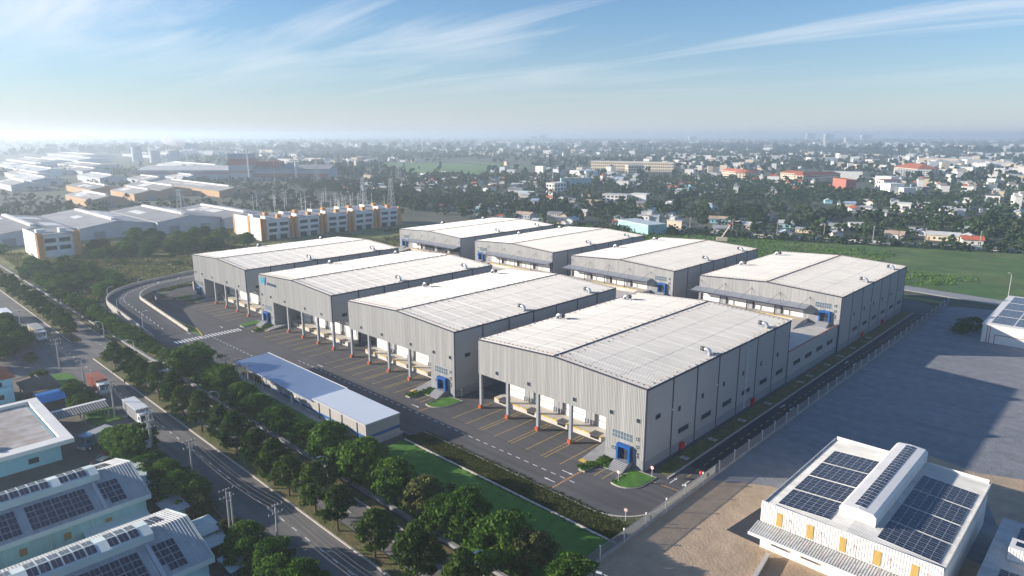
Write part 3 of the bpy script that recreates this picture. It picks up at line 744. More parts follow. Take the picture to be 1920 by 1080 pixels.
def np_mesh(name, v, k, mats, midx=None):
    me = bpy.data.meshes.new(name); nv = len(v); nf = nv // k
    me.vertices.add(nv); me.vertices.foreach_set('co', np.ascontiguousarray(v, dtype=np.float32).ravel())
    me.loops.add(nv); me.loops.foreach_set('vertex_index', np.arange(nv, dtype=np.int32))
    me.polygons.add(nf); me.polygons.foreach_set('loop_start', np.arange(0, nv, k, dtype=np.int32))
    for m in ([mats] if isinstance(mats, str) else mats): me.materials.append(MATS[m])
    if midx is not None: me.polygons.foreach_set('material_index', np.ascontiguousarray(midx, dtype=np.int32))
    me.update(); return me
def crown_pts(rng, n, h0, h1, rad, shape):
    out_, rr = [], []
    ph = rng.uniform(0, 6.28, 4)
    for i in range(n):
        t = rng.uniform(0, 1) ** .9; a = rng.uniform(0, 6.28)
        if shape == 'ovate': prof = max(.12, math.sin(math.pi * min(1, t * .82 + .16)) ** .8 * (1.06 - .45 * t))
        elif shape == 'round': prof = max(.2, math.sin(math.pi * (t * .8 + .18)) ** .6)
        else: prof = max(.3, math.sin(math.pi * (t * .6 + .3)))
        lob = 1 + .22 * math.sin(2 * a + ph[0]) + .16 * math.sin(3 * a + ph[1] + 3 * t) + .1 * math.sin(5 * a + ph[2])
        r = rad * prof * lob * math.sqrt(rng.uniform(.25, 1))
        out_.append((r * math.cos(a), r * math.sin(a), h0 + (h1 - h0) * t)); rr.append(rad * rng.uniform(.2, .36))
    return out_, rr
def trunk_mesh(rng, h, r, rad, h0):
    mb = MB(); lean = rng.uniform(-.25, .25, 2)
    mb.tube([(0, 0, -.1), (lean[0] * .3, lean[1] * .3, h0 * .6), (lean[0], lean[1], h0 * 1.15), (lean[0] * 1.2, lean[1] * 1.2, h * .72)], [r * 1.25, r, r * .8, r * .2], 7)
    for k in range(5):
        a = k * 1.26 + rng.uniform(-.4, .4); z = h0 * rng.uniform(.85, 1.3)
        mb.tube([(lean[0], lean[1], z), (lean[0] + math.cos(a) * rad * .3, lean[1] + math.sin(a) * rad * .3, z + h * .12), (math.cos(a) * rad * .65, math.sin(a) * rad * .65, z + h * .27)], [r * .5, r * .35, r * .1], 5)
    return mb.mesh('trunk', 'bark')
TREE = {}
def make_kind(key, nvar, h, h0, rad, shape, leaf, nclump, per, size, tr, seed):
    L_ = []
    for i in range(nvar):
        rng = np.random.default_rng(seed + i)
        c, rr = crown_pts(rng, nclump, h0, h - .5, rad, shape)
        L_.append((leaf_cloud('crown', leaf, c, rr, per, size, rng), trunk_mesh(rng, h, tr, rad, h0)))
    TREE[key] = L_
make_kind('verge', 4, 8.8, 2.4, 2.9, 'ovate', 'leaf_dark', 85, 46, .22, .17, 10)
make_kind('broad', 4, 7.8, 1.8, 4.0, 'round', 'leaf_mid', 110, 46, .25, .2, 30)
make_kind('olive', 3, 6.0, 1.2, 3.2, 'round', 'leaf_olive', 70, 40, .24, .16, 50)
make_kind('wild', 4, 6.2, .9, 3.8, 'round', 'leaf_mid', 50, 26, .34, .18, 60)
make_kind('far', 5, 9.0, 1.4, 4.4, 'round', 'leaf_far', 34, 16, .62, .22, 70)
make_kind('farhigh', 3, 13.0, 2.4, 4.6, 'ovate', 'leaf_far', 44, 16, .62, .25, 80)
RT = random.Random(3)
def tree(kind, x, y, z=0.0, s=1.0, label='', group=None, name='tree', sz=None):
    cm, tm = RT.choice(TREE[kind])
    t = thing(name, label, 'tree', (x, y, z), RT.uniform(0, 6.28), group)
    t.scale = (s, s, (sz or s) * RT.uniform(.92, 1.08))
    link('trunk', tm, t); link('crown', cm, t)
    return t
# palms for the village beyond
def palm_mesh(seed):
    rng = np.random.default_rng(seed); v = []
    for k in range(16):
        a = k * 2.4 + rng.uniform(-.2, .2); up = rng.uniform(.1, .9); ln = rng.uniform(2.4, 3.2); w = .34
        prev = np.array([0, 0, 7.4]); d = np.array([math.cos(a), math.sin(a), up]); sd = np.array([-math.sin(a), math.cos(a), 0])
        for j in range(4):
            nx = prev + d * ln / 4; ww = w * (1 - j * .2)
            v += [prev - sd * ww, prev + sd * ww, nx + sd * ww * .8, nx - sd * ww * .8]; prev = nx; d = d + np.array([0, 0, -.42])
    return np_mesh('fronds', np.array(v), 4, 'leaf_far')
PALM = [palm_mesh(i) for i in range(2)]
PTR = MB().tube([(0, 0, -.1), (.25, .1, 3.5), (.05, 0, 7.4)], [.22, .16, .13], 6).mesh('trunk', 'bark')
def palm(x, y, z, s, label, group):
    t = thing('palm_tree', label, 'palm', (x, y, z), RT.uniform(0, 6.28), group); t.scale = (s, s, s)
    link('trunk', PTR, t); link('fronds', RT.choice(PALM), t); return t

ORD = ['first', 'second', 'third', 'fourth', 'fifth', 'sixth', 'seventh', 'eighth', 'ninth', 'tenth', 'eleventh', 'twelfth', 'thirteenth', 'fourteenth', 'fifteenth', 'sixteenth', 'seventeenth', 'eighteenth', 'nineteenth', 'twentieth', 'twenty-first', 'twenty-second', 'twenty-third']
VG = 'trees in the grass median'
for i, x in enumerate((-97, -86.5, -79, -74.5, -66.5, -58, -52, -43, -33.5, -27.5, -18.5, -11.2, -6.2, 2.4, 9.0, 19.0, 28, 37, 46)):
    tree('verge', x + RT.uniform(-.5, .5), -48.6 + RT.uniform(-.3, .4), .1, RT.uniform(.88, 1.1), '%s dark oval-crowned tree in the grass median, counted from the road junction towards the workshops' % ORD[i], VG)
for i, x in enumerate((-138, -146, -150, -158, -171, -180, -188, -197, -206, -216, -228, -240)):
    tree('verge', x, -48.6 + RT.uniform(-.3, .4), .1, RT.uniform(.8, 1.0), '%s dark oval-crowned tree of the median beyond the road junction, counted from the junction' % ORD[i], 'median trees beyond the junction')
BG = 'broad trees along the ditch wall'
for i, (x, y, s) in enumerate(((-93, -37.2, .55), (-80, -36.6, .8), (-74, -37.4, 1.25), (-66, -36.4, .8), (-57.5, -37.2, .95), (-51.5, -36.5, .75), (-47.5, -37.8, .8), (-41.5, -37.6, .7), (-36, -37.0, .55), (-30, -37.8, .8), (-21.5, -37.4, .65), (-13, -37.2, 1.02), (-5.5, -37.8, .9), (.3, -37.6, 1.1), (8.8, -37.4, 1.0), (15.8, -37.0, 1.0), (20.5, -38.0, .8), (25, -36.6, 1.02), (33.2, -37.2, 1.15), (37.2, -36.6, 1.0), (44.5, -36.2, .85))):
    tree('broad' if i % 7 not in (1, 5) else ('olive' if i % 2 else 'wild'), x, y, .05, s * RT.uniform(.95, 1.05) * (1 if i % 7 not in (1, 5) else 1.15), '%s broad tree on the lawn side of the ditch wall, counted from the gate apron' % ORD[i], BG)
WLb = 'wild bushy tree in the overgrown strip beside the curved ramp'; WG = 'wild trees west of the ramp'
rw = random.Random(12)
for x, y, s in [(-112, -37.2, .7), (-118, -37.4, .75), (-124, -37.3, .8), (-130, -37.2, .7), (-136, -37.5, .85), (-142, -37.3, .8), (-149, -37.4, .75), (-155, -37.2, .85), (-106, -37.3, .55), (-102, -36.8, .5), (-160, -37.4, .7)] + [(rw.uniform(-260, -166), rw.uniform(-38, -34.5), rw.uniform(.65, 1.0)) for k in range(20)] + [(rw.uniform(-262, -186), rw.uniform(-33, -14), rw.uniform(.55, 1.1)) for k in range(30)]:
    tree('wild', x, y, .02, s, WLb if y < -33.4 else ('large bushy tree in the overgrown corner behind the curved ramp' if s > .82 else 'small bushy tree in the overgrown corner behind the curved ramp'), WG)
SL = 'lone scrub tree in the weedy field behind the ramp'
for k in range(34):
    x, y = rw.uniform(-300, -205), rw.uniform(-30, 60)
    tree('wild', x, y, -.1, rw.uniform(.3, .55), SL, 'scrub trees in the weedy field')
for k in range(46):
    x = rw.uniform(-330, -262); y = rw.uniform(-34, 70)
    if -338 < x < -298 and -28 < y < 2: continue
    tree('broad', x, y, -.1, rw.uniform(.7, 1.2), 'tree in the thicket beside the small orange and white block', 'thicket by the small orange block')
for i, (x, y, k, s) in enumerate(sorted(((-40, -61.5, 'broad', .85), (-36.5, -63, 'broad', .9), (-43.5, -63.5, 'broad', .8), (-47, -61.8, 'broad', .6), (-30.5, -62.5, 'broad', .6), (-21.8, -62.4, 'broad', .75), (-17.6, -62.8, 'broad', .8), (-14.8, -61.2, 'broad', .7), (-10.8, -61.8, 'olive', .7), (-26, -61.5, 'broad', .6),
       (5.4, -62, 'broad', .75), (8.6, -63.2, 'broad', .65), (12.6, -61.5, 'broad', .75), (16.2, -62.2, 'broad', .8), (20.5, -61.3, 'broad', .8), (-1.0, -61.8, 'olive', .6),
       (-72.5, -63, 'broad', .55), (-78, -60.5, 'olive', .6), (-81, -62, 'broad', .6), (-85, -61.5, 'olive', .7), (-96, -66, 'broad', .6), (-101, -64, 'olive', .6)))):
    tree(k, x, y, -.07, s, '%s leafy tree on the workshop side of the main road, counted from the side road' % ORD[i], 'trees along the far roadside')
for x, y, k, s in ((-139, -61, 'broad', .7), (-134, -63, 'broad', .75), (-143, -63, 'broad', .85), (-148, -60.5, 'wild', .8), (-152, -63, 'broad', .7), (-128, -68, 'broad', .9), (-134, -69, 'wild', .9), (-141, -70, 'broad', .8), (-147, -68, 'wild', .8), (-158, -62, 'wild', .8), (-124, -74, 'broad', .9), (-164, -60, 'broad', .7), (-170, -64, 'wild', .9), (-120, -62.5, 'olive', .5)):
    tree(k, x, y, -.07, s, 'leafy tree on the corner beyond the side road junction', 'trees beyond the side road')

# ================================================================ gatehouse shed with blue stripe
gh = thing('gatehouse_shed', 'long low grey shed with blue stripe and blue corrugated roof at the yard edge', 'shed', (-13.7, -28.2, 0))
part('apron', MB().box(-58, -1.2, -.3, 1.0, 8.6, .06), 'concrete', gh)
part('wall', MB().box(-19.7, 0, 0, 0, 8.2, 3.9), 'office_grey', gh)
part('roof', MB().box(-19.8, -.12, 3.9, .12, 8.3, 4.12), 'pale_blue_roof', gh)
part('edge_trim', MB().box(-19.82, -.2, 3.8, .16, -.121, 4.18).box(.121, -.12, 3.8, .2, 8.3, 4.18), 'fence_grey', gh)
part('stripe', MB().box(-19.7, -.02, .95, .02, -.002, 1.55).box(.002, -.02, .95, .022, 8.2, 1.55), 'office_stripe', gh)
part('plinth', MB().box(-19.7, -.03, 0, .03, -.003, .6).box(.003, -.03, 0, .033, 8.2, .6), 'concrete', gh)
part('wall', MB().box(-43, 0, 0, -19.72, 8.0, 3.4), 'office_grey', gh)
part('stripe', MB().box(-43, -.02, .95, -19.72, -.002, 1.55), 'office_stripe', gh)
rf = MB().hexa([(-57.4, -.5, 3.4), (-19.85, -.5, 3.4), (-19.85, 8.6, 3.75), (-57.4, 8.6, 3.75), (-57.4, -.5, 3.55), (-19.85, -.5, 3.55), (-19.85, 8.6, 3.9), (-57.4, 8.6, 3.9)])
for k in range(76):
    xx = -57.2 + k * .495; rf.hexa([(xx, -.5, 3.55), (xx + .1, -.5, 3.55), (xx + .1, 8.6, 3.9), (xx, 8.6, 3.9), (xx + .03, -.5, 3.62), (xx + .07, -.5, 3.62), (xx + .07, 8.6, 3.97), (xx + .03, 8.6, 3.97)])
part('corrugated_roof', rf, 'blue_roof', gh)
part('roof_edge', MB().hexa([(-57.4, 8.6, 3.7), (-19.85, 8.6, 3.7), (-19.85, 8.75, 3.7), (-57.4, 8.75, 3.7), (-57.4, 8.6, 4.0), (-19.85, 8.6, 4.0), (-19.85, 8.75, 4.0), (-57.4, 8.75, 4.0)]), 'white_wall', gh)
for xx in (-57, -52.5, -48, -43.5):
    for yy in (0, 8): part('post', MB().box(xx - .1, yy - .1, 0, xx + .1, yy + .1, 3.42 + .035 * yy), 'lamp_grey', gh)
for xx in (-39.5, -36, -30, -26): part('door', MB().box(xx, -.05, 0, xx + .95, -.021, 2.2), 'white_wall' if xx in (-30,) else 'fence_grey', gh)
for xx in (-17.5, -13.2, -8.6, -3.1): part('downpipe', MB().box(xx, -.14, .1, xx + .12, -.031, 3.8), 'dark_steel', gh)
for xx in (-33.4, -28, -22.5): part('sign_board', MB().box(xx, -.08, 1.6, xx + .7, -.021, 2.5), 'white_wall', gh)
mbk = MB()
for k in range(9): 
    xx = -56 + k * 1.35
    m_ = thing('parked_motorbike', 'parked motorbike under the open end of the blue-roofed shed', 'motorbike', (-13.7 + xx, -26.6, .06), R(90) + RT.uniform(-.2, .2), 'motorbikes under the shed')
    part('frame', MB().box(-.5, -.12, .35, .45, .12, .62).box(-.62, -.15, .6, .15, .15, .78), 'red_plastic' if k % 3 == 0 else 'dark_steel', m_)
    part('handlebar', MB().tube([(.45, 0, .5), (.55, 0, 1.0)], .04, 5).tube([(.52, -.33, 1.0), (.52, .33, 1.0)], .03, 5), 'dark_steel', m_)
    for wx in (-.6, .65): part('wheel', MB().tube([(wx, -.06, .28), (wx, .06, .28)], .28, 10), 'black_rubber', m_)

# ================================================================ planting beds at the entrances, signs, hydrants
shrubs = [leaf_cloud('hedge', 'leaf_mid', [(np.random.default_rng(s).uniform(-1, 1, 3) * np.array([1.0, 1.0, .1]) + np.array([0, 0, .25])) for s in range(q, q + 14)], [.42] * 14, 22, .11, np.random.default_rng(q)) for q in (0, 40)]
def bed(xr, ent, which, label):
    f = (lambda x: xr + (x - 32.4)) if ent == 'R' else (lambda x: xr - WID - (x - 32.4))
    pts = [(22.7, -6.4), (23.3, -7.5), (24.7, -7.5), (24.7, -3.5), (27.0, -3.5), (27.0, -1.5), (26.8, -.3), (24.0, -.3)] if which == 0 else [(30.3, -.3), (30.3, -7.2)] + arc(31.6, -4.0, 3.6, -105, 0, 7) + [(35.3, -.2)]
    pts = [(f(a), b) for a, b in pts]
    t = thing('planting_bed', label, 'planting bed', (0, 0, 0))
    cx = sum(p[0] for p in pts) / len(pts); cy = sum(p[1] for p in pts) / len(pts)
    part('kerb', MB().prism(pts, -.2, .16), 'kerb', t)
    part('turf', MB().prism([(cx + (p[0] - cx) * .92, cy + (p[1] - cy) * .92) for p in pts], .1, .22), 'grass_lawn', t)
    if which == 0:
        for dx, dy in ((23.6, -6.6), (24.0, -4.8), (24.8, -2.4), (26.0, -2.2), (25.6, -1.2), (24.6, -1.0)):
            link('hedge', RT.choice(shrubs), t, (f(dx), dy, .15), RT.uniform(0, 6))
    else:
        for dx, dy in ((30.7, -6.6), (30.7, -5.2), (30.7, -3.9)): link('hedge', RT.choice(shrubs), t, (f(dx), dy, .1), RT.uniform(0, 6), .45)
    return t
for nm, xr, ent in (('the ramp-side warehouse', XR[0], 'L'), ('the warehouse with the logo sign', XR[1], 'L'), ('the warehouse opposite the gatehouse shed', XR[2], 'R'), ('the corner warehouse by the fence', XR[3], 'R')):
    bed(xr, ent, 0, 'kerbed shrub bed with hedge left of the steps of ' + nm if ent == 'R' else 'kerbed shrub bed with hedge between steps and dock of ' + nm)
    bed(xr, ent, 1, 'rounded kerbed lawn bed at the outer corner of ' + nm)
    f = (lambda x: xr + (x - 32.4)) if ent == 'R' else (lambda x: xr - WID - (x - 32.4))
    for xx in (26.6, 28.4): mark(f(xx) - .06, -7.2, f(xx) + .06, -3.6)
def sign_post(x, y, rz, label, group):
    s = thing('sign_post', label, 'road sign', (x, y, 0), rz, group)
    part('pole', MB().cyl(0, 0, 0, 2.1, .05), 'lamp_grey', s)
    part('disc', MB().tube([(0, -.06, 2.0), (0, -.03, 2.0)], .38, 14), 'red_plastic', s)
    part('disc_centre', MB().tube([(0, -.075, 2.0), (0, -.061, 2.0)], .29, 14), 'white_paint', s)
sign_post(31.2, -6.2, 0, 'round red-rimmed sign on a post in the corner lawn bed', 'round signs in the yard')
sign_post(34.6, -.7, 0, 'round red-rimmed sign on a post at the corner post of the fence-side warehouse', 'round signs in the yard')
sign_post(39.2, -15.6, R(20), 'round red-rimmed sign on a post at the curve of the yard kerb', 'round signs in the yard')
for x in (-18.2, -70.2, -8.0): sign_post(x, 1.2 if x != -8 else 12, 0, 'round red-rimmed sign on a post in the gap between two front-row warehouses', 'round signs between warehouses')
dl = thing('red_lantern', 'red round lantern on the perimeter fence by the yard corner', 'lantern', (41.35, 4.6, 0))
part('pole', MB().cyl(0, 0, 0, 1.2, .06), 'dark_steel', dl)
part('globe', MB().tube([(0, 0, 1.1), (0, 0, 1.2), (0, 0, 1.45), (0, 0, 1.7), (0, 0, 1.8)], [.12, .32, .42, .32, .12], 12), 'fire_red', dl)
for k, y in enumerate((10, 21, 34, 47, 66, 72, 84, 94, 104, 118)):
    s_ = thing('drain_cover', 'pale concrete drain slab in the side verge by the east walls', 'drain cover', (35.0, y, .1), 0, 'drain slabs in the side verge')
    part('slab', MB().box(-.8, -.6, 0, .8, .6, .08), 'concrete', s_); part('lid', MB().box(-.4, -.4, .08, .4, .4, .12), 'grey_concrete', s_)

# ================================================================ perimeter fence along the vacant lot
fn = thing('perimeter_fence', 'grey metal panel fence with white posts between the yard and the vacant lot', 'fence', (42.25, 0, 0))
pan = MB().box(-.03, .08, .5, .03, 5.92, .58).box(-.03, .08, 1.95, .03, 5.92, 2.03)
for k in range(30): pan.box(-.025, .12 + k * .197, .58, .025,   .12 + k * .197 + .075, 1.95)
PM = pan.mesh('fence_panel', 'mesh_grey'); PP = MB().box(-.09, -.09, -.25, .09, .09, 2.25).box(-.12, -.12, 2.25, .12, .12, 2.32).mesh('fence_post', 'white_wall')
PB = MB().box(-.12, .07, -.5, .12, 5.93, .46).mesh('fence_base', 'grey_concrete')
for k in range(37):
    y = -38.5 + k * 6
    link('fence_post', PP, fn, (0, y, 0)); link('fence_panel', PM, fn, (0, y, 0)); link('fence_base', PB, fn, (0, y, 0))
link('fence_post', PP, fn, (0, -38.5 + 37 * 6, 0))

# ================================================================ lamps, power poles, cables
def lamp(x, y, h, rz, label, group, z=0, arm=1.6):
    l = thing('street_lamp', label, 'street lamp', (x, y, z), rz, group)
    part('pole', MB().tube([(0, 0, 0), (0, 0, h - .8)], [.1, .07], 7).tube([(0, 0, h - .8), (arm * .35, 0, h - .25), (arm, 0, h)], .055, 6), 'lamp_grey', l)
    part('lamp_head', MB().box(arm - .1, -.14, h - .06, arm + .65, .14, h + .08), 'lamp_grey', l)
    return l
for i, x in enumerate((-133, -106, -51, -6.5, 33.5)): lamp(x, -41.2, 5.0, R(-90), '%s slim grey street lamp beside the service road, counted from the curved ramp' % ORD[i], 'lamps of the service road', arm=1.3)
for i, o in ((2, 5.6), (9, 5.6), (17, 5.6), (24, 5.6), (33, 5.6)):
    q = ramp_path(o)[i]; lamp(q[0], q[1], 7.5, R(60), 'tall slim lamp standing at the ramp parapet', 'lamps along the ramp', z=0 if i < 17 else 0.0, arm=1.2)
lamp(50.5, -35, 6, R(200), 'slim lamp at the edge of the sunlit vacant lot', None, -.2)
lamp(58.0, 196, 12, R(200), 'tall pale lamp pole by the gravel track beyond the fence', None, -.2, arm=.6)
def power_pole(x, y, h, label, group, twin=False, trafo=False):
    p = thing('power_pole', label, 'power pole', (x, y, -.07), 0, group)
    for dx in ((-.7, .7) if twin else (0,)):
        part('pole', MB().tube([(dx, 0, 0), (dx, 0, h)], [.2, .12], 8), 'pole_concrete', p)
    for z in (h - .3, h - 1.5):
        part('cross_arm', MB().box(-.08, -1.1, z - .06, .08, 1.1, z + .06) if not twin else MB().box(-1.0, -.08, z - .06, 1.0, .08, z + .06).box(-.78, -1.1, z + .061, -.62, 1.1, z + .17), 'dark_steel', p)
        for k in (-1.0, -.4, .4, 1.0): part('insulator', MB().cyl(0 if not twin else -.7, k, z + .06 if not twin else z + .17, z + .38, .06, .04, 6), 'white_wall', p)
    if trafo: part('transformer', MB().box(-.45, -.9, h * .45, .45, -.15, h * .45 + 1.3), 'fence_grey', p)
    return p
PPX = [(-150, 8.5), (-108, 8.5), (-85.5, 8.2), (-64, 8.5), (-42.5, 8.6), (-21.5, 8.8), (9, 9.0), (40, 9)]
for k, (x, h) in enumerate(PPX): power_pole(x, -58.6, h, '%s concrete power pole on the far roadside, counted from beyond the junction' % ORD[k], 'power poles along the road')
power_pole(-36.5, -60.2, 9.6, 'twin concrete pole frame with crossarms beside the roadside trees near the workshops', None, True)
power_pole(-34.2, -60.9, 9.2, 'concrete pole carrying a grey transformer next to the twin pole frame', None, False, True)
power_pole(1.2, -61.8, 9.4, 'twin concrete pole frame with crossarms in front of the mint-roofed pavilion', None, True)
for k, x in enumerate((-70.5, -64.5, -58.5)): power_pole(x, -31.0, 6.5, 'short concrete pole of the three-pole switch frame behind the gatehouse shed', 'switch frame poles')
for j, (dy, dz) in enumerate(((-1.0, 0), (-.4, 0), (.4, 0), (1.0, 0), (0, -1.2))):
    cb = MB()
    for (xa, ha), (xb, hb) in zip(PPX, PPX[1:]):
        pts = [(xa + (xb - xa) * t / 8, -58.6 + dy, ha + (hb - ha) * t / 8 + dz - .0 - 1.0 * (1 - (2 * t / 8 - 1) ** 2) - (.0)) for t in range(9)]
        cb.tube(pts, .013, 4)
    tag(part('power_cable', cb, 'wire'), 'thin black overhead cable strung between the roadside concrete poles', 'cable', 'overhead cables')

# ================================================================ vehicles
def wheels(root, xs, w=1.05, r=.5):
    for x in xs:
        for s in (-1, 1):
            wl = part('wheel', MB().tube([(x, s * w - .14, r), (x, s * w + .14, r)], r, 12), 'black_rubber', root)
            part('rim', MB().tube([(x, s * (w + .145) - .012, r), (x, s * (w + .145) + .012, r)], r * .55, 10), 'lamp_grey', wl)
def truck(x, y, rz, label, cab, body, blen, bh, cat='truck', tarp=None, group=None):
    t = thing('truck', label, cat, (x, y, .01), rz, group)
    part('chassis', MB().box(-blen, -.45, .6, 2.4, .45, .95), 'dark_steel', t)
    part('cab', MB().prism_y([(.35, .75), (2.5, .75), (2.55, 1.7), (2.2, 2.95), (.35, 3.05)], -1.18, 1.18), cab, t)
    part('windscreen', MB().hexa([(2.56, -1.0, 1.75), (2.58, -1.0, 1.75), (2.58, 1.0, 1.75), (2.56, 1.0, 1.75), (2.25, -1.0, 2.8), (2.28, -1.0, 2.8), (2.28, 1.0, 2.8), (2.25, 1.0, 2.8)]), 'glass', t)
    for s in (-1, 1):
        part('side_window', MB().box(1.1, s * 1.19 - .012, 1.8, 2.0, s * 1.19 + .012, 2.6), 'glass', t)
        part('headlight', MB().box(2.5, s * .85 - .16, .95, 2.56, s * .85 + .16, 1.15), 'lamp_grey', t)
    part('bumper', MB().box(2.4, -1.18, .5, 2.62, 1.18, .9), 'fence_grey', t)
    b = MB().box(-blen, -1.22, 1.0, .1, 1.22, 1.0 + bh)
    for k in range(int(blen / .5)): b.box(-blen + .15 + k * .5, -1.26, 1.05, -blen + .4 + k * .5, 1.26, .95 + bh)
    bo = part('cargo_body', b, body, t)
    if tarp: part('tarpaulin', MB().box(-blen - .03, -1.28, .96 + bh, .12, 1.28, 1.1 + bh), tarp, t)
    wheels(t, [1.6] + [-blen + .9, -blen + 2.0] + ([-.6] if blen > 7 else []))
    return t
truck(-81.5, -56.0, R(0), 'white tractor truck with a rust-red shipping container on the main road', 'truck_white', 'rust_red', 7.2, 2.5)
truck(-55.5, -55.6, R(0), 'white box truck with pale grey cargo body on the main road by the trees', 'truck_white', 'tarp_grey', 8.4, 2.6, tarp='lamp_grey')
truck(-143.0, -55.4, R(0), 'blue-cabbed lorry with beige tarpaulin load near the road junction', 'truck_white', 'cream_wall', 9.0, 2.3, tarp='tarp_grey')
truck(-51.5, -66.0, R(-70), 'small grey box truck parked beside the sky-blue flat-roofed building', 'truck_blue', 'tarp_grey', 3.6, 2.0)
def car(x, y, rz, label, body, group=None):
    t = thing('car', label, 'car', (x, y, -.06), rz, group)
    part('body', MB().prism_y([(-2.1, .35), (2.1, .35), (2.15, .8), (1.2, .95), (-2.1, 1.0)], -.86, .86), body, t)
    part('cabin', MB().hexa([(-1.7, -.8, .96), (1.0, -.8, .96), (1.0, .8, .96), (-1.7, .8, .96), (-1.4, -.68, 1.5), (.35, -.68, 1.5), (.35, .68, 1.5), (-1.4, .68, 1.5)]), 'glass', t)
    part('roof', MB().box(-1.4, -.68, 1.5, .35, .68, 1.56), body, t)
    for s in (-1, 1): part('headlight', MB().box(2.1, s * .6 - .15, .6, 2.17, s * .6 + .15, .78), 'lamp_grey', t)
    wheels(t, (-1.3, 1.3), .8, .32)
car(-43.2, -66.6, R(-60), 'dark red car parked in the workshop yard by the roadside trees', 'rust_red')
car(-41.0, -67.6, R(-62), 'beige car parked next to the dark red car in the workshop yard', 'cream_wall')
bus = thing('bus', 'white bus with dark window band on the road beyond the junction', 'bus', (-178, -57.6, 0))
part('body', MB().box(-5, -1.25, .4, 5, 1.25, 3.1), 'truck_white', bus)
part('window_band', MB().box(-4.8, -1.29, 1.6, 4.8, -1.255, 2.5).box(-4.8, 1.255, 1.6, 4.8, 1.29, 2.5), 'glass', bus)
part('windscreen', MB().box(5.01, -1.1, 1.3, 5.04, 1.1, 2.7), 'glass', bus); wheels(bus, (-3, 3), 1.1, .5)
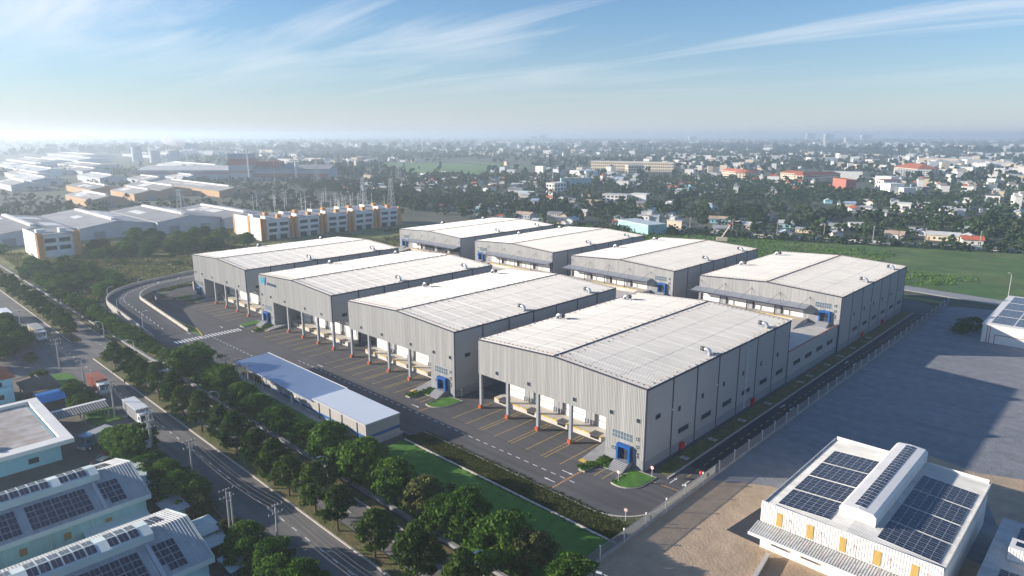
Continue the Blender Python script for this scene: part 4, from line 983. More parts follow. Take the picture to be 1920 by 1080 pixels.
# ================================================================ workshops and houses across the road
PANEL = {}
def panel_mesh(w, l):
    k = (w, l)
    if k not in PANEL:
        mb = MB().box(0, 0, 0, w, l, .04, 0).box(.03, .03, .041, w - .03, l - .03, .046, 1)
        mb.box(.03, l / 2 - .012, .0462, w - .03, l / 2 + .012, .05, 0)
        PANEL[k] = mb.mesh('solar_panel', ['panel_frame', 'panel_cell'])
    return PANEL[k]
def solar(parent, x, y, z, w, l, slope, name='solar_panel'):
    """panel on a roof pitch that falls towards +x by 'slope' radians"""
    o = link(name, panel_mesh(w, l), parent, (x, y, z)); o.rotation_euler = (0, slope, 0); return o
def solar_shed(x_ridge, label, skip):
    t = thing('workshop', label, 'workshop', (x_ridge, -67.6, 0), 0)
    hw, ze, zr, L_ = 8.5, 5.0, 7.5, 44.0; sl = math.atan((zr - ze) / hw)
    part('wall', MB().prism_y([(-hw + .5, 0), (hw - .5, 0), (hw - .5, ze - .3), (0, zr - .3), (-hw + .5, ze - .3)], -L_, -.6), 'teal_wall', t)
    for s in (-1, 1):
        mb = MB().hexa([(0, -L_, zr - .12), (s * hw, -L_, ze - .12), (s * hw, 0, ze - .12), (0, 0, zr - .12), (0, -L_, zr), (s * hw, -L_, ze), (s * hw, 0, ze), (0, 0, zr)])
        for k in range(110):
            y = -L_ + .2 + k * .4
            mb.hexa([(0, y, zr), (s * hw, y, ze), (s * hw, y + .16, ze), (0, y + .16, zr), (0, y + .04, zr + .07), (s * hw, y + .04, ze + .07), (s * hw, y + .12, ze + .07), (0, y + .12, zr + .07)])
        part('roof_slope', mb, 'shed_roof', t)
        part('fascia', MB().box(s * hw - .12, -L_, ze - .75, s * hw + .12, .1, ze - .02), 'mint_roof', t)
    part('gable_trim', MB().hexa([(0, 0, zr - .5), (hw, 0, ze - .5), (hw, .12, ze - .5), (0, .12, zr - .5), (0, 0, zr + .12), (hw, 0, ze + .12), (hw, .12, ze + .12), (0, .12, zr + .12)])
         .hexa([(-hw, 0, ze - .5), (0, 0, zr - .5), (0, .12, zr - .5), (-hw, .12, ze - .5), (-hw, 0, ze + .12), (0, 0, zr + .12), (0, .12, zr + .12), (-hw, .12, ze + .12)]), 'mint_roof', t)
    mo = part('ridge_monitor', MB().prism_y([(-2.0, zr - .55), (2.0, zr - .55), (2.1, zr + .55), (0, zr + 1.0), (-2.1, zr + .55)], -L_ + .5, -5.0), 'mint_roof', t)
    for k in range(26):
        y = -6.6 - k * 1.25
        if k % 7 == 3: continue
        solar(mo, .12, y - 1, zr + 1.0, 1.7, 1.1, math.atan(.45 / 2.1), 'ridge_panel')
        o = solar(mo, -1.95, y - 1, zr + .60, 1.7, 1.1, -math.atan(.45 / 2.1), 'ridge_panel')
    for r in range(4):
        for c in range(26):
            y = -3.0 - c * 1.12
            if c in skip or (c < 3 and r == 3 and c == 2): continue
            x = 2.9 + r * 1.28; solar(t, x, y - 1.08, zr - (zr - ze) * x / hw + .08, 1.24, 1.08, sl)
    for c in range(24): 
        y = -2.2 - c * 1.12 - (.6 if c > 4 else 0)
        for r in range(3): solar(t, -3.6 - r * 1.3, y - 1.08, zr - (zr - ze) * (3.6 + r * 1.3) / hw + .06, 1.25, 1.08, -sl)
    for k in range(6):
        y = -5.5 - k * 5.4; part('shutter_vent', MB().box(hw - .52, y - .9, 2.1, hw - .44, y, 3.2), 'brown_door', t)
        part('rain_pipe', MB().box(hw - .5, y - 2.6, 0, hw - .38, y - 2.48, ze - .4), 'mint_roof', t)
    part('awning', MB().hexa([(hw - .48, -9.5, 2.5), (hw + 1.7, -9.5, 2.0), (hw + 1.7, -.7, 2.0), (hw - .48, -.7, 2.5), (hw - .48, -9.5, 2.62), (hw + 1.7, -9.5, 2.12), (hw + 1.7, -.7, 2.12), (hw - .48, -.7, 2.62)]), 'mint_roof', t)
    part('roof_walkway', MB().hexa([(2.4, -6.35, zr - .62), (hw, -6.35, ze + .08), (hw, -5.85, ze + .08), (2.4, -5.85, zr - .62), (2.4, -6.35, zr - .5), (hw, -6.35, ze + .2), (hw, -5.85, ze + .2), (2.4, -5.85, zr - .5)]), 'fence_grey', t)
    return t
solar_shed(.5, 'shade-tinted teal workshop with solar panels on its ribbed roof, nearer the mint hip-roofed pavilion', (3, 12))
solar_shed(-23.0, 'shade-tinted teal workshop with solar panels on its ribbed roof, next to the sky-blue flat-roofed building', (3, 11, 19))
fb = thing('flat_roofed_building', 'sky-blue building with a wide white parapet around its stained flat roof', 'building', (-48.8, -71.0, 0))
part('wall', MB().box(-27, -24, 0, -.8, -.8, 3.6), 'sky_blue_wall', fb)
part('roof_deck', MB().box(-26.5, -23.5, 3.6, -1.2, -1.2, 3.75), 'roof_felt', fb)
pr = MB().box(-28, -25, 3.55, -26.5, 1.2, 4.35).box(-1.6, -25, 3.55, 1.0, 1.2, 4.35).box(-26.5, -.6, 3.55, -1.6, 1.2, 4.35)
part('parapet', pr, 'white_wall', fb)
for y in (-12, -6): part('window', MB().box(-.79, y, .9, -.74, y + 1.6, 1.9), 'glass', fb)
for k, (x, y) in enumerate(((-4.2, -11.0), (-6.0, -10.6))):
    tk = thing('water_tank', 'horizontal stainless water tank on the stained flat roof', 'water tank', (-48.8 + x, -71 + y, 3.75), R(20), 'roof water tanks')
    part('tank', MB().tube([(-1.5, 0, .9), (-1.35, 0, .9), (1.35, 0, .9), (1.5, 0, .9)], [.3, .6, .6, .3], 14), 'steel', tk, smooth=True)
    part('stand', MB().box(-1.1, -.5, 0, -.9, .5, .5).box(.9, -.5, 0, 1.1, .5, .5), 'dark_steel', tk)
ac = thing('cooling_unit', 'grey cooling unit standing on the stained flat roof beside the water tanks', 'cooling unit', (-52.0, -84.2, 3.75), R(15))
part('case', MB().box(-.7, -.6, 0, .7, .6, 1.3), 'tarp_grey', ac); part('grille', MB().cyl(0, 0, 1.301, 1.36, .45, n=12), 'dark_steel', ac)
hs = thing('villa', 'two-storey pale blue villa with red tiled roof behind the flat-roofed building', 'house', (-90.5, -80.5, 0))
part('wall', MB().box(-9, -4, 0, 0, 9, 6.0), 'sky_blue_wall', hs)
rf = MB().poly([(.7, -4.7, 5.9), (.7, 9.7, 5.9), (-4.5, 5.5, 8.8), (-4.5, -.5, 8.8)]).poly([(.7, 9.7, 5.9), (-9.7, 9.7, 5.9), (-4.5, 5.5, 8.8)]).poly([(-9.7, 9.7, 5.9), (-9.7, -4.7, 5.9), (-4.5, -.5, 8.8), (-4.5, 5.5, 8.8)]).poly([(-9.7, -4.7, 5.9), (.7, -4.7, 5.9), (-4.5, -.5, 8.8)]).poly([(-9.7, -4.7, 5.88), (-9.7, 9.7, 5.88), (.7, 9.7, 5.88), (.7, -4.7, 5.88)])
part('roof', rf, 'terracotta', hs)
for z in (1.0, 4.0):
    for y in (-1.5, 2.5, 6.5):
        w = part('window', MB().box(-.02, y - .7, z, .06, y + .7, z + 1.3), 'white_wall', hs); part('pane', MB().box(.061, y - .6, z + .1, .08, y + .6, z + 1.2), 'glass', w)
part('balcony', MB().box(.0, 1, 3.0, 1.0, 8.5, 3.2).box(.9, 1, 3.2, 1.0, 8.5, 4.0), 'sky_blue_wall', hs)
th = thing('thatched_shed', 'dark brown hipped shed roof on posts beside the villa', 'shed', (-92.5, -66.3, 0))
part('roof', MB().poly([(-5, -3.6, 2.3), (5, -3.6, 2.3), (3, 0, 4.2), (-3, 0, 4.2)]).poly([(5, 3.6, 2.3), (-5, 3.6, 2.3), (-3, 0, 4.2), (3, 0, 4.2)]).poly([(5, -3.6, 2.3), (5, 3.6, 2.3), (3, 0, 4.2)]).poly([(-5, 3.6, 2.3), (-5, -3.6, 2.3), (-3, 0, 4.2)]), 'thatch', th)
for x in (-4.4, 4.4):
    for y in (-3, 3): part('post', MB().cyl(x, y, 0, 2.5, .12, n=6), 'bark', th)
bt = thing('blue_canopy', 'curved bright blue canopy roof over the villa forecourt', 'canopy', (-81.5, -66.6, 0), R(0))
pts = [(-3.4 + 6.8 * i / 10, 2.2 + 1.3 * math.sin(math.pi * i / 10)) for i in range(11)]
mb = MB()
for (a, za), (b, zb) in zip(pts, pts[1:]): mb.hexa([(a, -2.6, za), (b, -2.6, zb), (b, 2.6, zb), (a, 2.6, za), (a, -2.6, za + .06), (b, -2.6, zb + .06), (b, 2.6, zb + .06), (a, 2.6, za + .06)])
part('cover', mb, 'tarp_blue', bt, smooth=False)
for x in (-3.3, 3.3):
    for y in (-2.4, 2.4): part('post', MB().cyl(x, y, 0, 2.25, .06, n=6), 'lamp_grey', bt)
sc_ = thing('carport', 'low carport with a slatted dark roof and white beam beside the main road', 'carport', (-66.5, -64.0, 0), R(90))
part('roof', MB().hexa([(-5, -1.6, 2.4), (5, -1.6, 2.4), (5, 1.6, 2.9), (-5, 1.6, 2.9), (-5, -1.6, 2.5), (5, -1.6, 2.5), (5, 1.6, 3.0), (-5, 1.6, 3.0)]), 'thatch', sc_)
for k in range(20):
    part('slat', MB().hexa([(-4.9 + k * .5, -1.6, 2.5), (-4.7 + k * .5, -1.6, 2.5), (-4.7 + k * .5, 1.6, 3.0), (-4.9 + k * .5, 1.6, 3.0), (-4.9 + k * .5, -1.6, 2.56), (-4.7 + k * .5, -1.6, 2.56), (-4.7 + k * .5, 1.6, 3.06), (-4.9 + k * .5, 1.6, 3.06)]), 'tarp_grey', sc_)
part('beam', MB().box(-5.6, 1.61, 2.6, 5.2, 2.6, 3.05), 'white_wall', sc_)
for x in (-4.6, 0, 4.6): part('post', MB().box(x - .1, 1.7, 0, x + .1, 1.9, 2.6).box(x - .1, -1.5, 0, x + .1, -1.3, 2.42), 'tarp_grey', sc_)
pv_ = thing('pavilion', 'small mint pavilion with a hipped roof beside the roadside trees', 'pavilion', (-3.2, -64.6, 0))
part('wall', MB().box(-2.0, -1.6, 0, 2.0, 1.6, 2.8), 'mint_roof', pv_)
part('hip_roof', MB().poly([(-2.7, -2.3, 2.75), (2.7, -2.3, 2.75), (0, 0, 4.1)]).poly([(2.7, -2.3, 2.75), (2.7, 2.3, 2.75), (0, 0, 4.1)]).poly([(2.7, 2.3, 2.75), (-2.7, 2.3, 2.75), (0, 0, 4.1)]).poly([(-2.7, 2.3, 2.75), (-2.7, -2.3, 2.75), (0, 0, 4.1)]).poly([(-2.7, 2.3, 2.74), (2.7, 2.3, 2.74), (2.7, -2.3, 2.74), (-2.7, -2.3, 2.74)]), 'mint_roof', pv_)
part('door', MB().box(2.0, -.5, 0, 2.04, .5, 2.1), 'glass', pv_)
part('porch_roof', MB().hexa([(2.1, -2.2, 2.3), (5.4, -2.2, 2.0), (5.4, 2.2, 2.0), (2.1, 2.2, 2.3), (2.1, -2.2, 2.42), (5.4, -2.2, 2.12), (5.4, 2.2, 2.12), (2.1, 2.2, 2.42)]), 'mint_roof', pv_)
for y in (-1.9, 1.9): part('post', MB().cyl(5.1, y, 0, 2.05, .06, n=6), 'lamp_grey', pv_)
def kiosk(x, y, w, d, h, rz, roof, wall, label):
    k = thing('kiosk', label, 'kiosk', (x, y, 0), rz)
    part('wall', MB().box(-w / 2, -d / 2, 0, w / 2, d / 2, h), wall, k)
    part('roof', MB().hexa([(-w / 2 - .5, -d / 2 - .5, h + .02), (w / 2 + .5, -d / 2 - .5, h + .02), (w / 2 + .5, d / 2 + .5, h + .25), (-w / 2 - .5, d / 2 + .5, h + .25), (-w / 2 - .5, -d / 2 - .5, h + .14), (w / 2 + .5, -d / 2 - .5, h + .14), (w / 2 + .5, d / 2 + .5, h + .37), (-w / 2 - .5, d / 2 + .5, h + .37)]), roof, k)
    for s in (-1, 1): part('window', MB().box(s * w / 4 - .45, -d / 2 - .03, 1.0, s * w / 4 + .45, -d / 2 - .003, 1.9), 'glass', k)
    part('window', MB().box(w / 2 + .003, -.5, 1.0, w / 2 + .03, .5, 1.9), 'glass', k)
kiosk(8.2, -64.2, 3.4, 3.0, 2.4, 0, 'mint_roof', 'truck_blue', 'square guard kiosk with dark blue walls and pale flat roof by the road')
kiosk(-13.0, -65.0, 4.4, 2.4, 2.4, 0, 'tarp_grey', 'mint_roof', 'pale guard kiosk with grey roof at the end of the covered walkway')
wk = thing('covered_walkway', 'long pale teal covered walkway roof beside the workshop fence', 'walkway', (-25.5, -64.4, 0))
part('roof', MB().box(-10, -1.2, 2.3, 9.6, 1.2, 2.42), 'mint_roof', wk)
for k in range(7):
    part('post', MB().cyl(-9.5 + k * 3.1, 1.0, 0, 2.3, .06, n=6).cyl(-9.5 + k * 3.1, -1.0, 0, 2.3, .06, n=6), 'lamp_grey', wk)
rwf = thing('roadside_fence', 'low dark railing on concrete base along the far roadside', 'fence', (0, -59.4, 0))
for k in range(34):
    x = -30 + k * 2.0; part('railing', MB().box(x + .06, -.03, .5, x + 1.94, .03, .56).box(x + .06, -.03, 1.2, x + 1.94, .03, 1.26).box(x - .06, -.06, 0, x + .06, .06, 1.4), 'dark_steel', rwf)
part('base', MB().box(-30, -.1, -.1, 38, .1, .42), 'grey_concrete', rwf)

# ================================================================ solar-roofed factory on the right
sr = thing('solar_factory', 'white ribbed factory with solar panel arrays and a raised ridge hood on the vacant lot', 'factory', (57.3, -7.2, -.2))
SW, SD, ZE, ZR = 23.1, 30.4, 6.9, 7.6
part('wall', MB().box(.1, .1, 0, SW - .1, SD - .1, ZE - .1), 'white_wall', sr)
for s in (0, 1):
    xa, xb, za, zb = (0, SW / 2, ZE, ZR) if s == 0 else (SW / 2, SW, ZR, ZE)
    mb = MB().hexa([(xa, 0, za - .15), (xb, 0, zb - .15), (xb, SD, zb - .15), (xa, SD, za - .15), (xa, 0, za), (xb, 0, zb), (xb, SD, zb), (xa, SD, za)])
    for k in range(84):
        y = .2 + k * .36; mb.hexa([(xa, y, za), (xb, y, zb), (xb, y + .15, zb), (xa, y + .15, za), (xa, y + .04, za + .07), (xb, y + .04, zb + .07), (xb, y + .11, zb + .07), (xa, y + .11, za + .07)])
    part('roof_slope', mb, 'old_white_roof', sr)
fm = MB().box(-.05, -.12, 4.4, SW + .05, -.002, ZE + .75)
for k in range(66): fm.box(k * .35 + .05, -.18, 4.42, k * .35 + .2, -.121, ZE + .74)
part('parapet', fm, 'white_wall', sr)
part('side_parapet', MB().box(-.12, -.1, ZE - .6, -.002, SD, ZE + .25), 'old_white_roof', sr); part('side_parapet', MB().box(SW + .002, -.1, ZE - .6, SW + .12, SD, ZE + .25), 'old_white_roof', sr)
part('rear_parapet', MB().box(.2, SD - .12, ZE, SW - .2, SD, ZE + .7), 'white_wall', sr)
for k in range(4):
    for j in range(5):
        y = 1.7 + k * 5.95 + j * 1.12
        for i in range(7): solar(sr, 1.6 + i * 1.04, y, ZE + (ZR - ZE) * (1.6 + i * 1.04) / (SW / 2) + .09, 1.02, 1.1, -math.atan((ZR - ZE) / (SW / 2)))
        for i in range(7): solar(sr, 15.0 + i * 1.04, y, ZR - (ZR - ZE) * (15.0 + i * 1.04 - SW / 2) / (SW / 2) + .09, 1.02, 1.1, math.atan((ZR - ZE) / (SW / 2)))
mo = part('ridge_hood', MB().prism_y([(9.3, ZR - .25), (14.1, ZR - .25), (14.1, ZR + 1.2), (13.7, ZR + 1.62), (11.7, ZR + 1.8), (9.7, ZR + 1.62), (9.3, ZR + 1.2)], 4.0, 31.4), 'white_wall', sr)
for k in range(24):
    for s in (0, 1): solar(mo, 10.95 + s * .78, 4.9 + k * 1.08, ZR + 1.74 + (.01 if s == 0 else .055), .75, 1.0, math.atan(.09) if s else -math.atan(.09), 'hood_panel')
cn = MB().hexa([(-.4, -3.3, 3.75), (SW, -3.3, 3.75), (SW, -.14, 4.2), (-.4, -.14, 4.2), (-.4, -3.3, 3.85), (SW, -3.3, 3.85), (SW, -.14, 4.3), (-.4, -.14, 4.3)])
for k in range(66): cn.hexa([(k * .355 - .3, -3.3, 3.85), (k * .355 - .17, -3.3, 3.85), (k * .355 - .17, -.14, 4.3), (k * .355 - .3, -.14, 4.3), (k * .355 - .28, -3.3, 3.91), (k * .355 - .2, -3.3, 3.91), (k * .355 - .2, -.14, 4.36), (k * .355 - .28, -.14, 4.36)])
cnp = part('canopy', cn, 'old_white_roof', sr)
part('canopy_fascia', MB().box(-.42, -3.38, 3.5, SW, -3.302, 3.95), 'white_wall', cnp)
for k in range(5):
    part('yellow_shutter', MB().box(2.3 + k * 4.35, -.24, 4.6, 3.15 + k * 4.35, -.182, 6.7), 'yellow_shutter', sr)
    for s in (-1.1, 1.3): part('tie_rod', MB().tube([(4.2 + k * 4.35, -.2, 6.3), (4.2 + k * 4.35 + s, -2.9, 3.95)], .03, 4), 'rust_red', cnp)
for k in range(2):
    d = part('dock_shelter', MB().box(1.8 + k * 4.3, .0, 1.0, 4.4 + k * 4.3, .09, 2.4), 'dark_steel', sr)
    part('bumper', MB().box(1.7 + k * 4.3, -.1, 1.2, 1.95 + k * 4.3, -.002, 2.5).box(4.25 + k * 4.3, -.1, 1.2, 4.5 + k * 4.3, -.002, 2.5), 'yellow_shutter', d)
    part('door_head', MB().box(1.96 + k * 4.3, -.08, 2.15, 4.24 + k * 4.3, -.002, 2.5), 'office_stripe', d)
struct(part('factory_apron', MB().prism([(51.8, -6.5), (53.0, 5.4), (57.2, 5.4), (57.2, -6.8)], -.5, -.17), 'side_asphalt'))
dw = thing('dock_wall', 'low concrete retaining wall beside the factory loading dock', 'wall', (59.5, -9.0, -.2), R(8))
part('wall', MB().box(-.2, -14, 0, .2, 0, .7), 'concrete', dw); part('coping', MB().box(-.28, -14, .7, .28, .05, .82), 'pale_concrete', dw)
s2 = thing('solar_annex', 'lower white annex with solar panels and a ribbed roof box beside the solar factory', 'factory', (83.2, -16, -.2))
part('wall', MB().box(0, 0, 0, 24, 35, 3.9), 'white_wall', s2)
mb = MB().box(-.2, -.2, 3.9, 24.2, 35.2, 4.1)
for k in range(60): mb.box(.1 + k * .4, -.2, 4.1, .25 + k * .4, 35.2, 4.16)
part('roof', mb, 'old_white_roof', s2)
bx_ = MB().box(2.0, 23, 4.1, 22, 26, 6.0)
for k in range(56): bx_.box(2.05 + k * .355, 22.94, 4.15, 2.2 + k * .355, 22.999, 5.98)
rb = part('roof_box', bx_, 'white_wall', s2); part('panel_strip', MB().box(2.6, 24, 6.005, 22, 25.2, 6.05), 'panel_cell', rb)
for i in range(12):
    for j in range(5):
        solar(s2, 2.2 + i * 1.05 + (.3 if i > 3 else 0) + (.3 if i > 7 else 0), 28.2 + j * 1.06, 4.2, 1.0, 1.04, 0)
        solar(s2, 1.8 + i * 1.05 + (.3 if i > 3 else 0) + (.3 if i > 7 else 0), 14.5 + j * 1.06, 4.2, 1.0, 1.04, 0)
wsh = thing('white_solar_shed', 'white shed with blue solar panels on its roof beyond the vacant lot', 'shed', (60.0, 138.4, -.2))
part('wall', MB().box(0, 0, 0, 34, 44, 5.4), 'white_wall', wsh)
part('roof', MB().hexa([(-.3, -.3, 5.4), (34.3, -.3, 5.4), (34.3, 44.3, 6.2), (-.3, 44.3, 6.2), (-.3, -.3, 5.6), (34.3, -.3, 5.6), (34.3, 44.3, 6.4), (-.3, 44.3, 6.4)]), 'white_wall', wsh)
for i in range(3):
    for j in range(4):
        for k in range(6):
            o = link('solar_panel', panel_mesh(5.2, 1.5), wsh, (1.6 + i * 5.7, 2.0 + j * 10.3 + k * 1.6, 5.65 + .0179 * (2.0 + j * 10.3 + k * 1.6))); o.rotation_euler = (math.atan(.0179), 0, 0)
for x in (1.2, 1.9, 3.2): part('pipe', MB().box(x, -.12, 0, x + .15, -.002, 5.0 if x < 3 else 2.6), 'rust_red', wsh)
part('rail', MB().box(3.2, -.1, 2.6, 34, -.002, 2.75), 'rust_red', wsh)
tree('wild', 55.5, 150, -.2, .75, 'dark bush leaning on the white solar shed', None); tree('wild', 53.5, 143.5, -.2, .6, 'low dark bush in front of the white solar shed corner', None)
# ================================================================ the country around: row buildings, factories, village, town
# ---- long orange and white row building
ow = thing('row_building', 'long three-storey white row building with orange stair towers behind the warehouses', 'building', (-280, 82, -.1), R(90))
# local x runs along its front (world +y), local y runs away from the warehouses (world -x)
part('wall', MB().box(.3, .3, 0, 99.7, 34, 11.6), 'white_wall', ow)
part('roof', MB().box(0, 0, 11.6, 100, 34.3, 11.85), 'factory_roof', ow)
part('end_wall', MB().box(-.2, 0, 0, .3, 13.5, 13.0), 'white_wall', ow); part('end_wall', MB().box(-.2, 15.8, 0, .3, 34.3, 13.0), 'white_wall', ow)
part('end_stripe', MB().box(-.5, 13.5, 0, .3, 15.8, 13.2), 'orange_wall', ow); part('end_pillar', MB().box(-.4, -.8, 0, .9, 0, 13.0), 'orange_wall', ow)
part('end_pillar', MB().box(-.4, 33.6, 0, .9, 35, 13.0), 'orange_wall', ow)
for k in range(5):
    x0 = 1 + k * 19.8
    part('front_slab', MB().box(x0 + 2.2, -.6, 3.4, x0 + 16.6, .29, 11.4), 'white_wall', ow)
    for i in range(2):
        for z in (4.5, 8.0):
            a = x0 + 3.4 + i * 7.0; w = part('window', MB().box(a, -.72, z, a + 5.2, -.602, z + 2.0), 'factory_grey', ow)
            part('pane', MB().box(a + .15, -.78, z + .12, a + 5.05, -.722, z + 1.88), 'glass', w)
        part('doorway', MB().box(x0 + 3.8 + i * 7, .2, 0, x0 + 8.2 + i * 7, .29, 2.8), 'dark_gap', ow)
    for a in (x0 + 2.2, x0 + 9.3, x0 + 16.2): part('pier', MB().box(a, -.55, 0, a + .4, .28, 3.39), 'white_wall', ow)
    for a in (x0, x0 + 16.8): part('stair_pylon', MB().box(a, -1.2, 0, a + 1.9, .28, 12.6 if a == x0 else 12.9).box(a + .2, -1.9, 0, a + 1.6, -1.21, 7.2), 'orange_wall', ow)
    part('stairwell', MB().box(x0 + 18.75, -.2, 0, x0 + 19.75, .28, 12.2), 'factory_grey', ow)
    for yy in (4, 20):
        part('roof_canopy', MB().prism_y([(x0 + 4, 11.86), (x0 + 10, 11.86), (x0 + 4, 13.4)], yy, yy + 6), 'white_wall', ow)
        part('roof_hutch', MB().box(x0 + 12, yy + 1, 11.86, x0 + 14.5, yy + 3.5, 13.8), 'orange_wall', ow)
sb = thing('small_block', 'small three-storey white block with orange end walls beside the thicket', 'building', (-303, -22, -.1), R(90))
part('wall', MB().box(.3, .3, 0, 18, 26, 11.6), 'white_wall', sb); part('roof', MB().box(0, 0, 11.6, 18.4, 26.3, 11.9), 'factory_roof', sb)
part('end_wall', MB().box(-.3, .8, 0, .29, 26.3, 12.9), 'white_wall', sb)
for a in (.0, 15.8): part('orange_pylon', MB().box(a, -.9, 0, a + 2.6, .28, 12.6), 'orange_wall', sb)
for i in range(2):
    for z in (3.8, 7.6):
        a = 3.2 + i * 6.2; w = part('window', MB().box(a, .15, z, a + 5.0, .28, z + 2.2), 'factory_grey', sb); part('pane', MB().box(a + .15, .1, z + .15, a + 4.85, .148, z + 2.05), 'glass', w)
part('roof_hutch', MB().box(2, 8, 11.91, 6, 12, 13.6), 'white_wall', sb); part('roof_hutch', MB().box(11, 4, 11.91, 14, 8, 14), 'white_wall', sb)

# ---- big sheds of the industrial estate
def big_shed(x, y, w, d, he, hr, label, group=None, rz=0, wall='factory_grey', roof='factory_roof', ridge='x', doors=2, strips=True, seed=0):
    """w along local x (ridge direction), d along local y"""
    t = thing('industrial_shed', label, 'industrial shed', (x, y, -.3), rz, group); rr = random.Random(seed)
    part('wall', MB().prism_x([(0, 0), (d, 0), (d, he - .1), (d / 2, hr - .1), (0, he - .1)], .2, w - .2), wall, t)
    for s in (0, 1):
        ya, yb, za, zb = (-.4, d / 2, he - .02, hr) if s == 0 else (d / 2, d + .4, hr, he - .02)
        rs = part('roof_slope', MB().hexa([(0, ya, za - .1), (w, ya, za - .1), (w, yb, zb - .1), (0, yb, zb - .1), (0, ya, za + .15), (w, ya, za + .15), (w, yb, zb + .15), (0, yb, zb + .15)]), roof, t)
        if strips:
            for k in range(rr.randint(1, 3)):
                a = w * rr.uniform(.05, .6); b = a + w * rr.uniform(.12, .3); f0, f1 = sorted((rr.uniform(.1, .5), rr.uniform(.5, .9)))
                part('skylight_strip', MB().hexa([(a, ya + (yb - ya) * f0, za + (zb - za) * f0 + .16), (b, ya + (yb - ya) * f0, za + (zb - za) * f0 + .16), (b, ya + (yb - ya) * f1, za + (zb - za) * f1 + .16), (a, ya + (yb - ya) * f1, za + (zb - za) * f1 + .16),
                    (a, ya + (yb - ya) * f0, za + (zb - za) * f0 + .25), (b, ya + (yb - ya) * f0, za + (zb - za) * f0 + .25), (b, ya + (yb - ya) * f1, za + (zb - za) * f1 + .25), (a, ya + (yb - ya) * f1, za + (zb - za) * f1 + .25)]), 'white_wall', rs)
    part('ridge_vent', MB().box(w * .08, d / 2 - 1.2, hr + .12, w * .92, d / 2 + 1.2, hr + 1.3), 'white_wall', t)
    for k in range(doors):
        a = d * (k + .5) / doors; part('door', MB().box(w - .19, a - 3, 0, w + .02, a + 3, 4.6), 'plinth', t)
    return t
for i, (x1, y0, y1, dep, he, hr) in enumerate(((-364, -150, -74, 100, 7, 9.5), (-366, -74, -30, 96, 7, 9.5), (-360, -30, 9, 90, 7, 9.5), (-356, 9.5, 50, 92, 7, 10), (-351, 50.5, 89, 90, 7.6, 10.2), (-346, 89.5, 124, 84, 7, 9))):
    big_shed(x1 - dep, y0, dep, y1 - y0, he, hr, '%s wide blue-grey gabled shed of the terrace, counted from the row building' % ORD[5 - i], 'terrace of blue-grey sheds', seed=i, doors=2 if i > 2 else 3)
for i, (x0, x1, y0, w) in enumerate(((-760, -578, 186, 34), (-740, -630, 150, 30), (-670, -600, 116, 30), (-780, -690, 104, 32), (-640, -560, 70, 28))):
    big_shed(x0, y0, x1 - x0, w, 6, 9, ['longest grey-roofed factory hall with ochre wall, nearest the steel mill', 'long ochre-walled hall just behind the longest one', 'short ochre-walled factory hall in the middle of the ochre halls', 'ochre-walled factory hall farthest behind the terrace of sheds', 'small ochre-walled hall right behind the terrace of blue-grey sheds'][i], 'ochre-walled factory halls', wall='ochre_wall', roof='hall_roof', seed=20 + i, doors=1)
for i, (x, y, w, d) in enumerate(((-1000, 95, 110, 40), (-1130, 110, 130, 45), (-900, 60, 90, 36), (-1350, 150, 220, 60), (-1600, 170, 260, 70), (-1250, 200, 160, 50), (-980, 165, 100, 40), (-1450, 250, 200, 60), (-1850, 240, 320, 80), (-1950, 330, 320, 80), (-860, 190, 70, 40), (-2300, 420, 350, 90), (-1300, 380, 220, 60), (-1150, 300, 160, 55), (-2100, 560, 300, 80), (-900, 240, 90, 36))):
    big_shed(x, y, w, d * .8, 6.5, 9.5, ('pale white-roofed' if i % 3 == 0 else 'brownish grey-roofed') + (' very long' if w > 190 else (' long' if w > 120 else ' short')) + ' factory hall in the haze beyond the ochre halls', 'hazy factory halls', seed=40 + i, roof='hall_roof' if i % 3 else 'old_white_roof', doors=0)
st = thing('steel_mill', 'grey steel mill with red banded tall block and long low halls', 'factory', (-812, 300, -.3), R(45))
part('tall_block', MB().box(0, 0, 0, 28, 24, 36), 'factory_grey', st); part('red_band', MB().box(-.2, -.2, 21, 28.2, 24.2, 29), 'factory_red', st); part('red_band', MB().box(-.2, -.2, 11, 28.2, 24.2, 13), 'factory_red', st)
part('long_hall', MB().box(-120, 4, 0, -.3, 60, 14), 'factory_grey', st); part('long_hall', MB().box(28.3, 10, 0, 130, 60, 15), 'factory_grey', st)
part('hall_roof', MB().prism_x([(2, 14.01), (62, 14.01), (32, 19)], -122, -.31), 'old_white_roof', st); part('hall_roof', MB().prism_x([(8, 15.01), (62, 15.01), (36, 20)], 28.31, 132), 'factory_roof', st)
part('red_band', MB().box(-120.2, 3.8, 9, -.31, 3.99, 11), 'factory_red', st); part('red_band', MB().box(28.31, 9.8, 4, 130.2, 9.99, 9), 'factory_red', st)
part('upper_hall', MB().box(30, 20, 15.01, 62, 40, 25), 'factory_red', st)
part('chimney', MB().cyl(31, -12, 0, 44, 1.0, .7, 10), 'tower_pale', st); part('chimney', MB().cyl(88, 4, 0, 26, 1.4, 1.2, 10), 'white_wall', st)
for i, (x, y, w, h) in enumerate(((-1623, 432, 22, 33), (-1531, 439, 22, 25), (-1505, 466, 26, 25))):
    s_ = thing('silo_tower', 'flat-topped grey silo tower rising from the hazy factory quarter', 'tower', (x, y, -.3), R(46), 'grey silo towers')
    part('shaft', MB().tube([(w / 2, w / 2, 0), (w / 2, w / 2, h)], w / 2, 20), 'factory_grey', s_); part('cap', MB().tube([(w / 2, w / 2, h), (w / 2, w / 2, h + 1.2)], w / 2 + .5, 20), 'factory_roof', s_)
bb = thing('billboard', 'pale green billboard on a post among the factory halls', 'billboard', (-930, 130, -.3), R(60))
